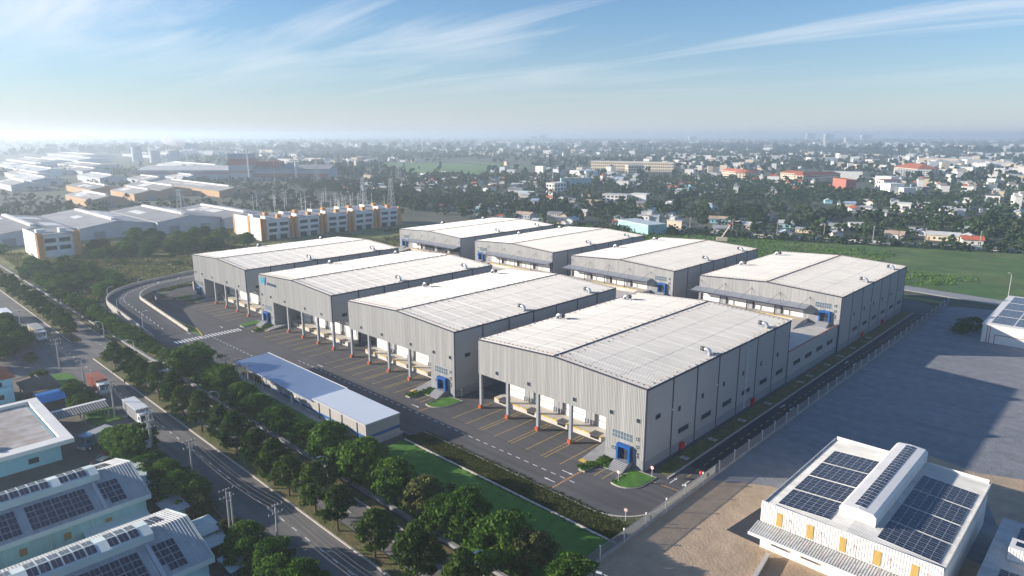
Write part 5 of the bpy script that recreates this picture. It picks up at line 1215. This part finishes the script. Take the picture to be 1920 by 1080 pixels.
part('board', MB().box(-7, -.3, 8, 7, .3, 18), 'mint_roof', bb); part('post', MB().box(-.5, -.5, 0, .5, .5, 8), 'dark_steel', bb)

# ---- lattice pylons, substation gantries, masts
def pylon(x, y, h, b, label, group=None, col='fence_grey'):
    p = thing('lattice_pylon', label, 'pylon', (x, y, -.3), R(20), group); mb = MB(); top = b * .16
    cor = [(-1, -1), (1, -1), (1, 1), (-1, 1)]
    for sx, sy in cor: part('leg', MB().tube([(sx * b / 2, sy * b / 2, 0), (sx * top, sy * top, h)], .16, 5), col, p)
    n = 7
    for k in range(n):
        z0, z1 = h * k / n, h * (k + 1) / n; r0 = b / 2 + (top - b / 2) * k / n; r1 = b / 2 + (top - b / 2) * (k + 1) / n
        for i in range(4):
            a, c = cor[i], cor[(i + 1) % 4]
            mb.tube([(a[0] * r0, a[1] * r0, z0), (c[0] * r1, c[1] * r1, z1)], .09, 4); mb.tube([(c[0] * r0, c[1] * r0, z0), (a[0] * r1, a[1] * r1, z1)], .09, 4)
    br = part('bracing', mb, col, p); br['kind'] = 'stuff'
    for z, w in ((h * .72, 4.2), (h * .84, 3.6), (h * .95, 3.0)): part('cross_arm', MB().tube([(-w, 0, z), (0, 0, z + .6), (w, 0, z)], [.06, .14, .06], 4), col, p)
pylon(-355.5, 67, 27, 5.5, 'grey lattice pylon standing before the terrace of blue-grey sheds')
pylon(-372, 214, 27, 5, 'grey lattice pylon behind the orange and white row building', 'pylons behind the row building'); pylon(-362, 234, 26, 5, 'grey lattice pylon behind the orange and white row building', 'pylons behind the row building')
pylon(-640, 330, 34, 6, 'slim lattice pylon beside the steel mill'); pylon(-560, 390, 34, 6, 'slim lattice pylon among the trees beyond the substation')
rs_ = random.Random(5)
for k in range(44):
    t = rs_.random(); x = -430 + 110 * rs_.random() - 30 * t; y = 150 + 95 * t + rs_.uniform(-8, 8); 
    if y < 130: continue
    g = thing('substation_mast', 'thin pale steel mast of the substation behind the row building', 'mast', (x - 20, y, -.3), 0, 'substation masts')
    hh = rs_.uniform(10, 15)
    part('mast', MB().tube([(0, 0, 0), (0, 0, hh)], [.22, .12], 5), 'lamp_grey', g)
    part('cross_arm', MB().box(-.1, -1.6, hh * .8, .1, 1.6, hh * .8 + .2), 'lamp_grey', g)
for (x, y, h, lb) in ((-312, 378, 26, 'tall red and white radio mast beside the white block house'), (-425, 560, 26, 'slim pale mast by the dark green hall'), (-686, 300, 30, 'slim pale mast near the steel mill')):
    m_ = thing('radio_mast', lb, 'mast', (x, y, -.3))
    for k in range(6): part('mast_section', MB().tube([(0, 0, h * k / 6), (0, 0, h * (k + 1) / 6)], [.55 - .06 * k, .5 - .06 * k], 6), 'white_wall' if k % 2 else 'terracotta', m_)
cr_ = thing('crane', 'small crane with a red-tipped boom behind the rear warehouses', 'crane', (-88, 266, -.3), R(30))
part('carrier', MB().box(-3, -1.2, .4, 3, 1.2, 2.4), 'cream_wall', cr_); part('boom', MB().tube([(0, 0, 2.4), (4.2, 0, 9.5)], .35, 6), 'cream_wall', cr_); part('boom_tip', MB().tube([(4.2, 0, 9.5), (5.4, 0, 11.5)], .33, 6), 'fire_red', cr_)

# ---- notable buildings in the town
def block(p0, p1, depth, h, label, wall, roof, storeys=3, rows=True, hip=False, group=None, name='building', nwin=None):
    dx, dy = p1[0] - p0[0], p1[1] - p0[1]; L_ = math.hypot(dx, dy)
    t = thing(name, label, 'building', (p0[0], p0[1], -.4), math.atan2(dy, dx), group)
    part('wall', MB().box(0, 0, 0, L_, depth, h), wall, t)
    if hip:
        e = 1.0; m_ = min(L_, depth) / 2
        if L_ >= depth: r0, r1 = (m_, depth / 2), (L_ - m_, depth / 2)
        else: r0, r1 = (L_ / 2, m_), (L_ / 2, depth - m_)
        c = [(-e, -e, h), (L_ + e, -e, h), (L_ + e, depth + e, h), (-e, depth + e, h)]; zr = h + m_ * .45; A, B = (*r0, zr), (*r1, zr)
        mb = MB()
        if L_ >= depth: mb.poly([c[0], c[1], B, A]).poly([c[1], c[2], B]).poly([c[2], c[3], A, B]).poly([c[3], c[0], A])
        else: mb.poly([c[0], c[1], A]).poly([c[1], c[2], B, A]).poly([c[2], c[3], B]).poly([c[3], c[0], A, B])
        mb.poly([(q[0], q[1], h - .02) for q in reversed(c)]); part('roof', mb, roof, t)
    else: part('roof', MB().box(-.3, -.3, h, L_ + .3, depth + .3, h + .5), roof, t)
    if rows:
        for s in range(storeys):
            z = .9 + s * (h - .4) / storeys; zt = z + (h / storeys) * .5; mb = MB()
            n = nwin or max(2, int(L_ / 3.6))
            for k in range(n): a = L_ * (k + .2) / n; mb.box(a, -.08, z, a + L_ / n * .6, -.003, zt)
            n2 = max(1, int(depth / 4.5))
            for k in range(n2): a = depth * (k + .25) / n2; mb.box(L_ + .003, a, z, L_ + .08, a + depth / n2 * .5, zt); mb.box(-.08, a, z, -.003, a + depth / n2 * .5, zt)
            o = part('windows', mb, 'glass', t); o['kind'] = 'stuff'
    return t
block((-646, 873), (-506, 915), 18, 15, 'long cream three-storey institute building beyond the village trees', 'cream_wall', 'old_white_roof')
block((-523, 808), (-506, 826), 22, 13, 'cream porch block standing in front of the long institute building', 'cream_wall', 'old_white_roof')
block((-379, 835), (-328, 802), 14, 10, 'cream school wing with red hipped roof, facing the village', 'cream_wall', 'terracotta', hip=True)
block((-327, 802), (-333, 865), 14, 9.5, 'cream school side wing with red hipped roof joined to the facing wing', 'cream_wall', 'terracotta', hip=True)
block((-293, 837), (-254, 815), 14, 10, 'short cream school wing with red roof beside the open field', 'cream_wall', 'terracotta', hip=True)
block((-238, 775), (-219, 850), 15, 10.5, 'long cream school wing with red roof and window rows beside the open field', 'cream_wall', 'terracotta', hip=True)
block((-155, 676), (-147, 683), 34, 13, 'salmon red windowless tube house standing alone at the town edge', 'factory_red', 'terracotta', rows=False)
block((-154, 772), (-136, 767), 16, 13, 'big blank white slab building behind the salmon red tube house', 'white_wall', 'white_wall', rows=False)
block((-109, 666), (-99, 676), 18, 11.5, 'white tube house with blank side wall right of the salmon red one', 'white_wall', 'white_wall', storeys=3, rows=False)
block((-96, 664), (-87, 672), 18, 8, 'lower white tube house beside the taller blank white one', 'white_wall', 'white_wall', rows=False)
block((-125, 700), (-112, 712), 16, 13, 'white house with red roof edge behind the white tube houses', 'white_wall', 'terracotta')
block((-365, 430), (-355, 431), 22, 12, 'white four-storey block house with small windows beside the radio mast', 'white_wall', 'white_wall', storeys=3, nwin=3)
block((-283, 415), (-261, 422), 12, 6.5, 'white two-storey hostel with long grey roof in the trees', 'white_wall', 'old_white_roof', storeys=2)
block((-262, 430), (-248, 434), 12, 7, 'blank white box house right behind the hostel', 'white_wall', 'white_wall', rows=False)
block((-162, 268), (-132, 257), 14, 6, 'green tin shed just behind the rear warehouses', 'teal_wall', 'mint_roof', rows=False)
block((-68, 518), (-54, 521), 12, 5.5, 'wide white house with two dark windows above the palm grove', 'white_wall', 'white_wall', storeys=1, nwin=2)
block((-27, 506), (-14, 508), 10, 4.6, 'white shed with flat pale roof left of the far field', 'white_wall', 'old_white_roof', rows=False)
block((-20, 620), (-10, 622), 14, 8.5, 'white and grey house with dark roof standing apart in the gardens', 'white_wall', 'dark_steel', storeys=2, nwin=2)
block((-229, 1127), (-182, 1072), 30, 10, 'red-roofed hall with cream walls in the hazy town', 'cream_wall', 'terracotta', hip=True)
block((-205, 1040), (-160, 1055), 20, 9, 'white office slab with rows of windows in the town', 'white_wall', 'white_wall', storeys=3)
block((-60, 1010), (80, 1060), 40, 8, 'wide cream factory hall with pale roof at the town side', 'cream_wall', 'old_white_roof', storeys=1)
block((-420, 520), (-395, 545), 16, 10, 'dark green hall with pale gable by the paddy field', 'teal_wall', 'factory_roof', rows=False)
for i, (x0, y0, x1, y1, h) in enumerate(((-3931, 4339, -3902, 4375, 48), (-3885, 4398, -3850, 4442, 56), (-2356, 6357, -2307, 6419, 74), (-1791, 5220, -1768, 5248, 66), (-1765, 5252, -1748, 5272, 60), (-1577, 5016, -1556, 5040, 40), (-1724, 5831, -1686, 5878, 58), (-2162, 7400, -2126, 7450, 60), (-2900, 5200, -2860, 5250, 45), (-600, 5600, -560, 5630, 40))):
    block((x0, y0), (x1, y1), 30, h, 'pale apartment tower on the hazy horizon', 'tower_pale', 'tower_pale', storeys=8, group='towers on the horizon', name='tower_block')

# ---- field boundary wall
fw_ = thing('field_wall', 'long pale concrete panel wall along the far side of the green field', 'wall', (-150, 269, -.3), math.atan2(71, 194))
wp = MB().box(.1, -.1, 0, 3.9, .1, 2.0).mesh('wall_panel', 'white_wall'); wq = MB().box(-.15, -.16, 0, .15, .16, 2.3).mesh('wall_post', 'concrete')
for k in range(62): link('wall_panel', wp, fw_, (k * 4, 0, 0)); link('wall_post', wq, fw_, (k * 4, 0, 0))
for k in range(9):
    x = -150 + k * 24 + 7; y = 269 + (x + 150) * .366 + 4
    p_ = power_pole(x, y, 9.5, 'slim concrete pole behind the field boundary wall', 'poles behind the field wall')

# ---- village houses
RH = random.Random(21)
HOUSE_ROOFS = {'grey tin': 'factory_roof', 'white tin': 'old_white_roof', 'blue tin': 'blue_roof', 'teal tin': 'mint_roof', 'red tiled': 'terracotta', 'rusty brown': 'tan_roof'}
HOUSE_WALLS = {'white': 'white_wall', 'cream': 'cream_wall', 'pale blue': 'sky_blue_wall', 'grey': 'factory_grey'}
HM = {}
def house_meshes(kind):
    if kind in HM: return HM[kind]
    w, d, h = {'low': (10, 8, 3.2), 'long': (16, 8, 3.4), 'two': (9, 11, 6.6), 'tube': (5.5, 14, 10.5)}[kind]
    if kind in ('low', 'long'):
        wall = MB().prism_x([(0, 0), (d, 0), (d, h), (d / 2, h + d * .2), (0, h)], 0, w)
        e = .7; za, zr = h - .12, h + d * .2 + .06
        roof = MB().hexa([(-e, -e, za), (w + e, -e, za), (w + e, d / 2, zr), (-e, d / 2, zr), (-e, -e, za + .14), (w + e, -e, za + .14), (w + e, d / 2, zr + .14), (-e, d / 2, zr + .14)]).hexa([(-e, d / 2, zr), (w + e, d / 2, zr), (w + e, d + e, za), (-e, d + e, za), (-e, d / 2, zr + .14), (w + e, d / 2, zr + .14), (w + e, d + e, za + .14), (-e, d + e, za + .14)])
    else:
        wall = MB().box(0, 0, 0, w, d, h)
        roof = MB().box(-.4, -.4, h, w + .4, d + .4, h + .25).box(-.4, -.4, h + .25, w + .4, -.2, h + .9).box(.5, d * .5, h + .25, w * .7, d * .85, h + 2.6)
    wins = []
    for s in range(max(1, int(h / 3.2))):
        for k in range(int(w / 2.6)):
            a = w * (k + .25) / int(w / 2.6)
            if s == 0 and k == 0: continue
            wins.append(MB().box(a, -.07, .9 + s * 3.3, a + 1.2, -.003, 2.2 + s * 3.3).mesh('window', 'glass'))
    door = MB().box(.6, -.07, 0, 1.7, -.003, 2.1).mesh('door', 'brown_door')
    HM[kind] = (wall.mesh('wall', 'white_wall'), roof.mesh('roof', 'terracotta'), door, wins, (w, d)); return HM[kind]
HPOS = []
KEEP = [(-812, 345, 110), (-900, 280, 60), (-740, 400, 60), (-646, 873, 40), (-580, 895, 60), (-510, 900, 40), (-515, 815, 35), (-355, 825, 45), (-330, 830, 45), (-270, 830, 40), (-228, 812, 55), (-152, 695, 26), (-145, 775, 22), (-100, 675, 28), (-118, 710, 22), (-360, 440, 24), (-270, 425, 26), (-147, 262, 24), (-60, 525, 18), (-20, 512, 16), (-14, 626, 14), (-205, 1100, 50), (-180, 1050, 40), (10, 1050, 80), (-408, 535, 26)]
PADDY = [[(-1165, 775), (-942, 655), (-757, 709), (-790, 800), (-1000, 900)], [(-942, 645), (-757, 700), (-612, 637), (-640, 590), (-800, 560)], [(-1000, 960), (-1155, 1016), (-820, 830), (-700, 830)]]
def inpoly(px, py, pts):
    c = np.zeros(np.shape(px), bool); j = len(pts) - 1
    for i in range(len(pts)):
        xi, yi = pts[i]; xj, yj = pts[j]
        c ^= ((yi > py) != (yj > py)) & (px < (xj - xi) * (py - yi) / (yj - yi + 1e-9) + xi); j = i
    return c
def free(x, y, extra=0):
    if any(math.hypot(x - a, y - b) < r + extra for a, b, r in KEEP): return False
    if any(bool(inpoly(np.array(x), np.array(y), p)) for p in PADDY): return False
    if y < .366 * x + 333: return False                       # field, warehouses
    if x < -250 and y < -.24 * x + 172: return False        # row building, substation, industry
    return True
def house(x, y, kind, wl, rf, rz, s, place_, detail):
    wm, rm, dm, wins, (w, d) = house_meshes(kind)
    lab = {'low': 'low %s house with %s roof %s', 'long': 'long low %s house with %s roof %s', 'two': 'two-storey %s house with %s roof %s', 'tube': 'tall narrow %s tube house with %s roof %s'}[kind] % (wl, rf, place_)
    t = thing('village_house', lab, 'house', (x, y, -.4), rz, lab.replace(' house', ' houses')[:60]); t.scale = (s, s, s)
    for nm, me, mk in (('wall', wm, HOUSE_WALLS[wl]), ('roof', rm, HOUSE_ROOFS[rf])):
        o = link(nm, me, t); o.material_slots[0].link = 'OBJECT'; o.material_slots[0].material = MATS[mk]
    if detail:
        link('door', dm, t)
        for wme in wins: link('window', wme, t)
    HPOS.append((x, y, max(w, d) * s * .62))
CX, CY = 93.2, -97.9
house(15, 348, 'low', 'white', 'red tiled', R(19), 1.0, 'right behind the field wall', True)
tries = 0
while len(HPOS) < 285 and tries < 30000:
    tries += 1
    r = 430 + 560 * RH.random() ** 1.0; phi = R(RH.uniform(4, 63)); x, y = CX - r * math.sin(phi), CY + r * math.cos(phi)
    if not free(x, y, 6): continue
    rowy = (y - .366 * x - 333) / 1.065; clus = math.sin(x * .021 + 1.0) + math.sin(y * .027 + x * .008) + math.sin((x - y) * .013 + 2)
    if rowy > 55 and clus < (-.1 if r < 650 else -.6): continue
    if 60 < rowy < 120 and RH.random() < .75: continue
    if any((x - a) ** 2 + (y - b) ** 2 < (c + 7) ** 2 for a, b, c in HPOS): continue
    town = r > 700 and phi < R(24)
    kind = RH.choices(['low', 'long', 'two', 'tube'], [.58, .34, .07, .01] if not town else [.3, .15, .3, .25])[0]
    wl = RH.choices(list(HOUSE_WALLS), [.62, .18, .12, .08])[0]; rf = RH.choices(list(HOUSE_ROOFS), [.24, .24, .1, .16, .16, .1])[0] if kind in ('low', 'long') else RH.choice(['white tin', 'grey tin', 'red tiled', 'white tin'])
    pl = 'right behind the field wall' if rowy < 45 else ('in the orchard belt' if rowy < 170 else ('in the town by the school' if town else 'among the far village gardens'))
    house(x, y, kind, wl, rf, R(19) + RH.choice([0, math.pi / 2]) + RH.uniform(-.25, .25), RH.uniform(.62, 1.0), pl, r < 620)

# ---- village trees: the largest as individuals, the rest as one mass
TPOS = []
hp = np.array(HPOS)
def tree_ok(x, y, m=4.0): return np.all((hp[:, 0] - x) ** 2 + (hp[:, 1] - y) ** 2 > (hp[:, 2] + m) ** 2)
n = 0
while n < 70:
    r = RH.uniform(425, 560); phi = R(RH.uniform(4, 60)); x, y = CX - r * math.sin(phi), CY + r * math.cos(phi)
    if not free(x, y) or not tree_ok(x, y): continue
    if n % 3 == 2: palm(x, y, -.4, RH.uniform(.9, 1.35), 'feathery palm tree among the houses behind the field wall', 'palms of the village')
    else: tree('farhigh' if n % 5 == 0 else 'far', x, y, -.4, RH.uniform(.75, 1.1), 'dense dark garden tree among the houses behind the field wall', 'garden trees of the village')
    TPOS.append((x, y)); n += 1
def tree_mass(name, label, pts, scales, q, size, seed, leaf='leaf_far', hgt=8.0, rad=4.0):
    rng = np.random.default_rng(seed); pts = np.asarray(pts); N = len(pts); V = []
    tmpl = []
    for k in range(6):
        c, rr = crown_pts(rng, max(4, q // 8), hgt * .14, hgt * .92, rad, 'round' if k % 3 else 'ovate')
        c = np.repeat(np.array(c), 8, 0)[:q]; rr = np.repeat(np.array(rr), 8)[:q]; m = len(c)
        d = rng.normal(size=(m, 3)); d /= np.linalg.norm(d, axis=1)[:, None]; d[:, 2] = np.abs(d[:, 2]) * .9 - .25
        p = c + d * rr[:, None]; nr = d + rng.normal(size=(m, 3)) * .5; nr /= np.linalg.norm(nr, axis=1)[:, None]
        a = np.cross(nr, rng.normal(size=(m, 3))); a /= np.linalg.norm(a, axis=1)[:, None]; b = np.cross(nr, a); s = (size * rng.uniform(.6, 1.4, m))[:, None]
        tmpl.append(np.stack([p - a * s - b * s * .6, p + a * s - b * s * .6, p + a * s * .7 + b * s * .7, p - a * s * .7 + b * s * .7], 1).reshape(-1, 3))
    ks = rng.integers(0, 6, N); an = rng.uniform(0, 6.28, N)
    for k in range(6):
        idx = np.where(ks == k)[0]
        if not len(idx): continue
        ca, sa = np.cos(an[idx]), np.sin(an[idx]); T = tmpl[k]; s = scales[idx]
        X = (T[None, :, 0] * ca[:, None] - T[None, :, 1] * sa[:, None]) * s[:, None] + pts[idx, 0][:, None]
        Y = (T[None, :, 0] * sa[:, None] + T[None, :, 1] * ca[:, None]) * s[:, None] + pts[idx, 1][:, None]
        Z = T[None, :, 2] * (s * rng.uniform(.75, 1.25, len(idx)))[:, None] - .4
        V.append(np.stack([X, Y, Z], -1).reshape(-1, 3))
    o = link(name, np_mesh(name, np.concatenate(V), 4, leaf)); o['kind'] = 'stuff'; o['label'] = label; o['category'] = 'trees'; return o
rng = np.random.default_rng(8)
def scatter(n, r0, r1, p0, p1, dens, power=1.0):
    u = rng.random(n); r = np.sqrt(r0 ** 2 + (r1 ** 2 - r0 ** 2) * u ** power); ph = np.radians(rng.uniform(p0, p1, n))
    x, y = CX - r * np.sin(ph), CY + r * np.cos(ph); k = rng.random(n) < dens(x, y, r, ph); return x[k], y[k]
def nz(x, y, s, o=0.0): return (np.sin(x * s + o) + np.sin(y * s * 1.27 + 1.7 * o + .6 * np.sin(x * s * .7)) + np.sin((x + y) * s * .61 + 3 + o) + .7 * np.sin((x - y) * s * 2.3 + o)) / 3.7
def free_v(x, y):
    k = (y > .366 * x + 331) & ~((x < -250) & (y < -.24 * x + 160))
    for p in PADDY: k &= ~inpoly(x, y, p)
    for a, b, r in KEEP: k &= (x - a) ** 2 + (y - b) ** 2 > (r * .8) ** 2
    return k
x, y = scatter(7500, 420, 1000, 2, 66, lambda x, y, r, p: np.clip(.56 + .75 * nz(x, y, .018, .4), .05, 1))
k = free_v(x, y); x, y = x[k], y[k]; k = (y - .366 * x > 331 + 42) | (rng.random(len(x)) < .45); x, y = x[k], y[k]
for a, b, r in HPOS:
    k = (x - a) ** 2 + (y - b) ** 2 > (r + 2.2) ** 2; x, y = x[k], y[k]
tree_mass('village_trees', 'dense dark mass of orchard and garden trees around the village houses', np.stack([x, y], 1), rng.uniform(.45, 1.15, len(x)), 96, .78, 1)
x, y = scatter(9500, 1000, 2600, 0, 70, lambda x, y, r, p: np.clip(.5 + .9 * nz(x, y, .008, 1.1), .03, 1) * np.where(p > 1.05, .55, 1))
k = free_v(x, y) | (x < -900); 
for p in PADDY: k &= ~inpoly(x, y, p)
x, y = x[k], y[k]; tree_mass('distant_trees', 'hazy bluish tree cover between the far town and the factories', np.stack([x, y], 1), rng.uniform(.7, 1.5, len(x)), 32, 1.7, 2)
x, y = scatter(9000, 2600, 9000, -2, 84, lambda x, y, r, p: np.clip(.5 + .9 * nz(x, y, .0032, 2.0), .05, 1), 1.5)
tree_mass('horizon_woods', 'pale strip of woods fading into the haze at the horizon', np.stack([x, y], 1), rng.uniform(1.6, 3.6, len(x)) * .8, 16, 3.2, 3, hgt=7, rad=6)
# industrial quarter greenery
x, y = scatter(4200, 330, 1500, 60, 86, lambda x, y, r, p: np.clip(.5 + .8 * nz(x, y, .02, 5), .02, 1))
k = (x < -330) & ~((x > -462) & (x < -340) & (y > -155) & (y < 128))
for (xa, xb, ya, yb) in ((-765, -555, 66, 224), (-785, -690, 100, 140), (-1130, -800, 55, 215), (-345, -275, 78, 186), (-335, -298, -30, 0)): k &= ~((x > xa) & (x < xb) & (y > ya) & (y < yb) & (rng.random(len(x)) < .93))
x, y = x[k], y[k]; tree_mass('factory_greenery', 'hazy trees and bushes between the factory halls', np.stack([x, y], 1), rng.uniform(.4, 1.0, len(x)), 64, .95, 4)
x, y = scatter(2600, 420, 1000, 52, 80, lambda x, y, r, p: np.clip(.45 + .8 * nz(x, y, .03, 1.5), .03, 1)); k = (y > 128) & (x < -322) & (y < -.24 * x + 190) & ~((x > -790) & (x < -555) & (y < 226)) & ((x + 812) ** 2 + (y - 345) ** 2 > 75 ** 2); k |= (y > 20) & (x > -345) & (x < -318) & (y < 76)
tree_mass('substation_bushes', 'low bushes around the substation masts', np.stack([x[k], y[k]], 1), rng.uniform(.25, .75, k.sum()), 64, .8, 5)
x = rng.uniform(-190, 44, 420); y = .366 * x + 322 + rng.uniform(-7, 5, 420); k = (rng.random(420) < .8)
tree_mass('wall_bushes', 'ragged line of bushes and banana plants along the field wall', np.stack([x[k], y[k]], 1), rng.uniform(.25, .6, k.sum()), 64, .8, 6)
x = rng.uniform(-330, -120, 500); y = rng.uniform(186, 300, 500); k = (y < .366 * x + 318) & (y > -.5 * x + 110) & (y > 176 + 12) & (rng.random(500) < .8)
tree_mass('thicket_behind_warehouses', 'low green thicket between the rear warehouses and the village', np.stack([x[k], y[k]], 1), rng.uniform(.3, .7, k.sum()), 64, .7, 7, leaf='leaf_mid')

# ---- far town: thousands of tiny buildings as one mass
def town_mass(name, label, x, y, w, d, h, ang, mi, ri, mats):
    N = len(x); ca, sa = np.cos(ang), np.sin(ang)
    lx = np.stack([-w / 2, w / 2, w / 2, -w / 2], 1); ly = np.stack([-d / 2, -d / 2, d / 2, d / 2], 1)
    gx = lx * ca[:, None] - ly * sa[:, None] + x[:, None]; gy = lx * sa[:, None] + ly * ca[:, None] + y[:, None]
    V = np.zeros((N, 5, 4, 3))
    for i in range(4):
        j = (i + 1) % 4
        V[:, i, 0] = np.stack([gx[:, i], gy[:, i], np.full(N, -.4)], 1); V[:, i, 1] = np.stack([gx[:, j], gy[:, j], np.full(N, -.4)], 1)
        V[:, i, 2] = np.stack([gx[:, j], gy[:, j], h], 1); V[:, i, 3] = np.stack([gx[:, i], gy[:, i], h], 1)
    V[:, 4] = np.stack([gx, gy, np.repeat(h[:, None], 4, 1)], -1)
    M = np.zeros((N, 5), int); M[:, :4] = mi[:, None]; M[:, 4] = ri
    o = link(name, np_mesh(name, V.reshape(-1, 3), 4, mats, M.ravel())); o['kind'] = 'stuff'; o['label'] = label; o['category'] = 'town'; return o
TM = ['white_wall', 'cream_wall', 'tower_pale', 'factory_grey', 'old_white_roof', 'factory_roof', 'terracotta', 'blue_roof', 'mint_roof']
def town(n, r0, r1, p0, p1, dens, name, label, big=0.05, power=1.0, zoom=1.0):
    x, y = scatter(n, r0, r1, p0, p1, dens, power); k = free_v(x, y); x, y = x[k], y[k]; N = len(x)
    w = rng.uniform(6, 14, N) * zoom; d = rng.uniform(7, 16, N) * zoom; h = rng.choice([3.6, 4.2, 7.5, 11, 14], N, p=[.34, .26, .24, .12, .04]) * rng.uniform(.85, 1.1, N)
    b = rng.random(N) < big; w[b] *= 4.5; d[b] *= 2.2; h[b] = rng.uniform(7, 11, b.sum())
    town_mass(name, label, x, y, w, d, h, R(19) + rng.choice([0, 1.5708], N) + rng.normal(0, .2, N), rng.choice([0, 1, 2, 3], N, p=[.5, .25, .15, .1]), rng.choice([4, 5, 6, 7, 8, 0], N, p=[.34, .2, .14, .06, .1, .16]), TM)
town(1500, 980, 1700, 2, 62, lambda x, y, r, p: np.clip(.12 + .9 * nz(x, y, .011, 2.2) + np.where(p < .5, .35, 0), 0, 1), 'far_town', 'scatter of small pale houses of the far town')
town(5200, 1700, 4200, -1, 64, lambda x, y, r, p: np.clip(.1 + .9 * nz(x, y, .0045, 3.1) + np.where(p < .55, .25, 0), 0, 1), 'hazy_town', 'pale blocks of the hazy town before the horizon', .08, 1.0, 1.25)
town(4200, 4200, 9500, -2, 70, lambda x, y, r, p: np.clip(.25 + .9 * nz(x, y, .0021, 1.3), 0, 1), 'horizon_town', 'faint pale buildings along the horizon', .16, 1.2, 1.8)
town(900, 1100, 3600, 62, 84, lambda x, y, r, p: np.clip(.2 + .9 * nz(x, y, .006, 4.0), 0, 1), 'hazy_factories', 'faint long roofs of the factory quarter in bright haze', .5, 1.0, 1.3)

# ---- weeds and reeds on the open ground
def weeds(name, label, x, y, hs, leaf, seed, per=5):
    rg = np.random.default_rng(seed); N = len(x); c = np.repeat(np.stack([x, y], 1), per, 0); hh = np.repeat(hs, per) * rg.uniform(.6, 1.2, N * per); M = N * per
    c = c + rg.normal(0, .45, (M, 2)); a = rg.uniform(0, 6.28, M); wd = rg.uniform(.12, .4, M); ln = rg.normal(0, .35, (M, 2)) * hh[:, None]
    dx, dy = np.cos(a) * wd, np.sin(a) * wd; z0 = np.full(M, -.1)
    V = np.stack([np.stack([c[:, 0] - dx, c[:, 1] - dy, z0], 1), np.stack([c[:, 0] + dx, c[:, 1] + dy, z0], 1), np.stack([c[:, 0] + ln[:, 0] + dx * .6, c[:, 1] + ln[:, 1] + dy * .6, hh], 1), np.stack([c[:, 0] + ln[:, 0] - dx * .6, c[:, 1] + ln[:, 1] - dy * .6, hh], 1)], 1)
    o = link(name, np_mesh(name, V.reshape(-1, 3), 4, leaf)); o['kind'] = 'stuff'; o['label'] = label; o['category'] = 'weeds'
x = rng.uniform(-330, -186, 15000); y = rng.uniform(-34, 130, 15000); k = (nz(x, y, .06, 2) > -.25) & ~((x > -188) & (y > -30)) & ~((x < -298) & (x > -335) & (y > -26) & (y < 0))
weeds('reeds', 'tall dry reeds and weeds in the field behind the ramp', x[k], y[k], rng.uniform(.5, 1.6, k.sum()), 'reed', 1)
x = rng.uniform(-330, -186, 9000); y = rng.uniform(-34, 170, 9000); k = (nz(x, y, .05, 6) > .0) & ~((x < -276) & (y > 80))
weeds('green_weeds', 'green weeds among the dry reeds behind the ramp', x[k], y[k], rng.uniform(.4, 1.3, k.sum()), 'leaf_olive', 2)
x = rng.uniform(-9.5, 41.2, 9000); y = rng.uniform(-21.5, -16.9, 9000); k = ~((x > 33) & ((x - 33) ** 2 + (y + 8.4) ** 2 < 8.6 ** 2))
weeds('ground_cover_plants', 'low dark ground cover plants between kerb and lawn edging', x[k], y[k], rng.uniform(.14, .24, k.sum()), 'leaf_olive', 3, 3)
x = rng.uniform(-190, 150, 12000); y = rng.uniform(196, 372, 12000); k = (y < .366 * x + 318) & (y > 206 + .1 * np.abs(x)) & (nz(x, y, .03, 3) > -.1)
weeds('field_grass', 'tall grass tufts in the green field', x[k], y[k], rng.uniform(.3, .8, k.sum()), 'leaf_mid', 4, 3)
# ---- steam from the mill
sm = MB(); rs2 = random.Random(4)
for k in range(9): 
    q = Vector((-845 - k * 5.5, 290 - k * 4.5, 37 + k * 2.1)); r = 2.0 + k * .75
    sm.tube([q + Vector((0, 0, -r)), q + Vector((rs2.uniform(-1, 1), 0, -r * .5)), q, q + Vector((0, rs2.uniform(-1, 1), r * .6)), q + Vector((0, 0, r))], [r * .2, r * .85, r, r * .75, r * .15], 9)
mv = bpy.data.materials.new('steam'); mv.use_nodes = True; mv.node_tree.nodes.clear()
o1 = mv.node_tree.nodes.new('ShaderNodeOutputMaterial'); v1 = mv.node_tree.nodes.new('ShaderNodeVolumePrincipled'); v1.inputs['Density'].default_value = .09; v1.inputs['Color'].default_value = (1, 1, 1, 1)
mv.node_tree.links.new(v1.outputs[0], o1.inputs['Volume']); MATS['steam'] = mv
so = part('steam_plume', sm, 'steam'); so['kind'] = 'stuff'; so['label'] = 'small white steam plume drifting from the steel mill'; so['category'] = 'steam'
# ================================================================ haze: the air itself
hz = MB().box(-12400, -12400, -2.0, 12400, 12400, 82)
hm = bpy.data.materials.new('haze_air'); hm.use_nodes = True
t = hm.node_tree; t.nodes.clear()
o_ = t.nodes.new('ShaderNodeOutputMaterial'); pv = t.nodes.new('ShaderNodeVolumePrincipled')
pv.inputs['Color'].default_value = (0.76, 0.885, 1.0, 1); pv.inputs['Density'].default_value = HAZE_DENSITY; pv.inputs['Anisotropy'].default_value = 0.4
t.links.new(pv.outputs[0], o_.inputs['Volume'])
MATS['haze_air'] = hm
ho = part('haze', hz, 'haze_air'); ho['kind'] = 'stuff'
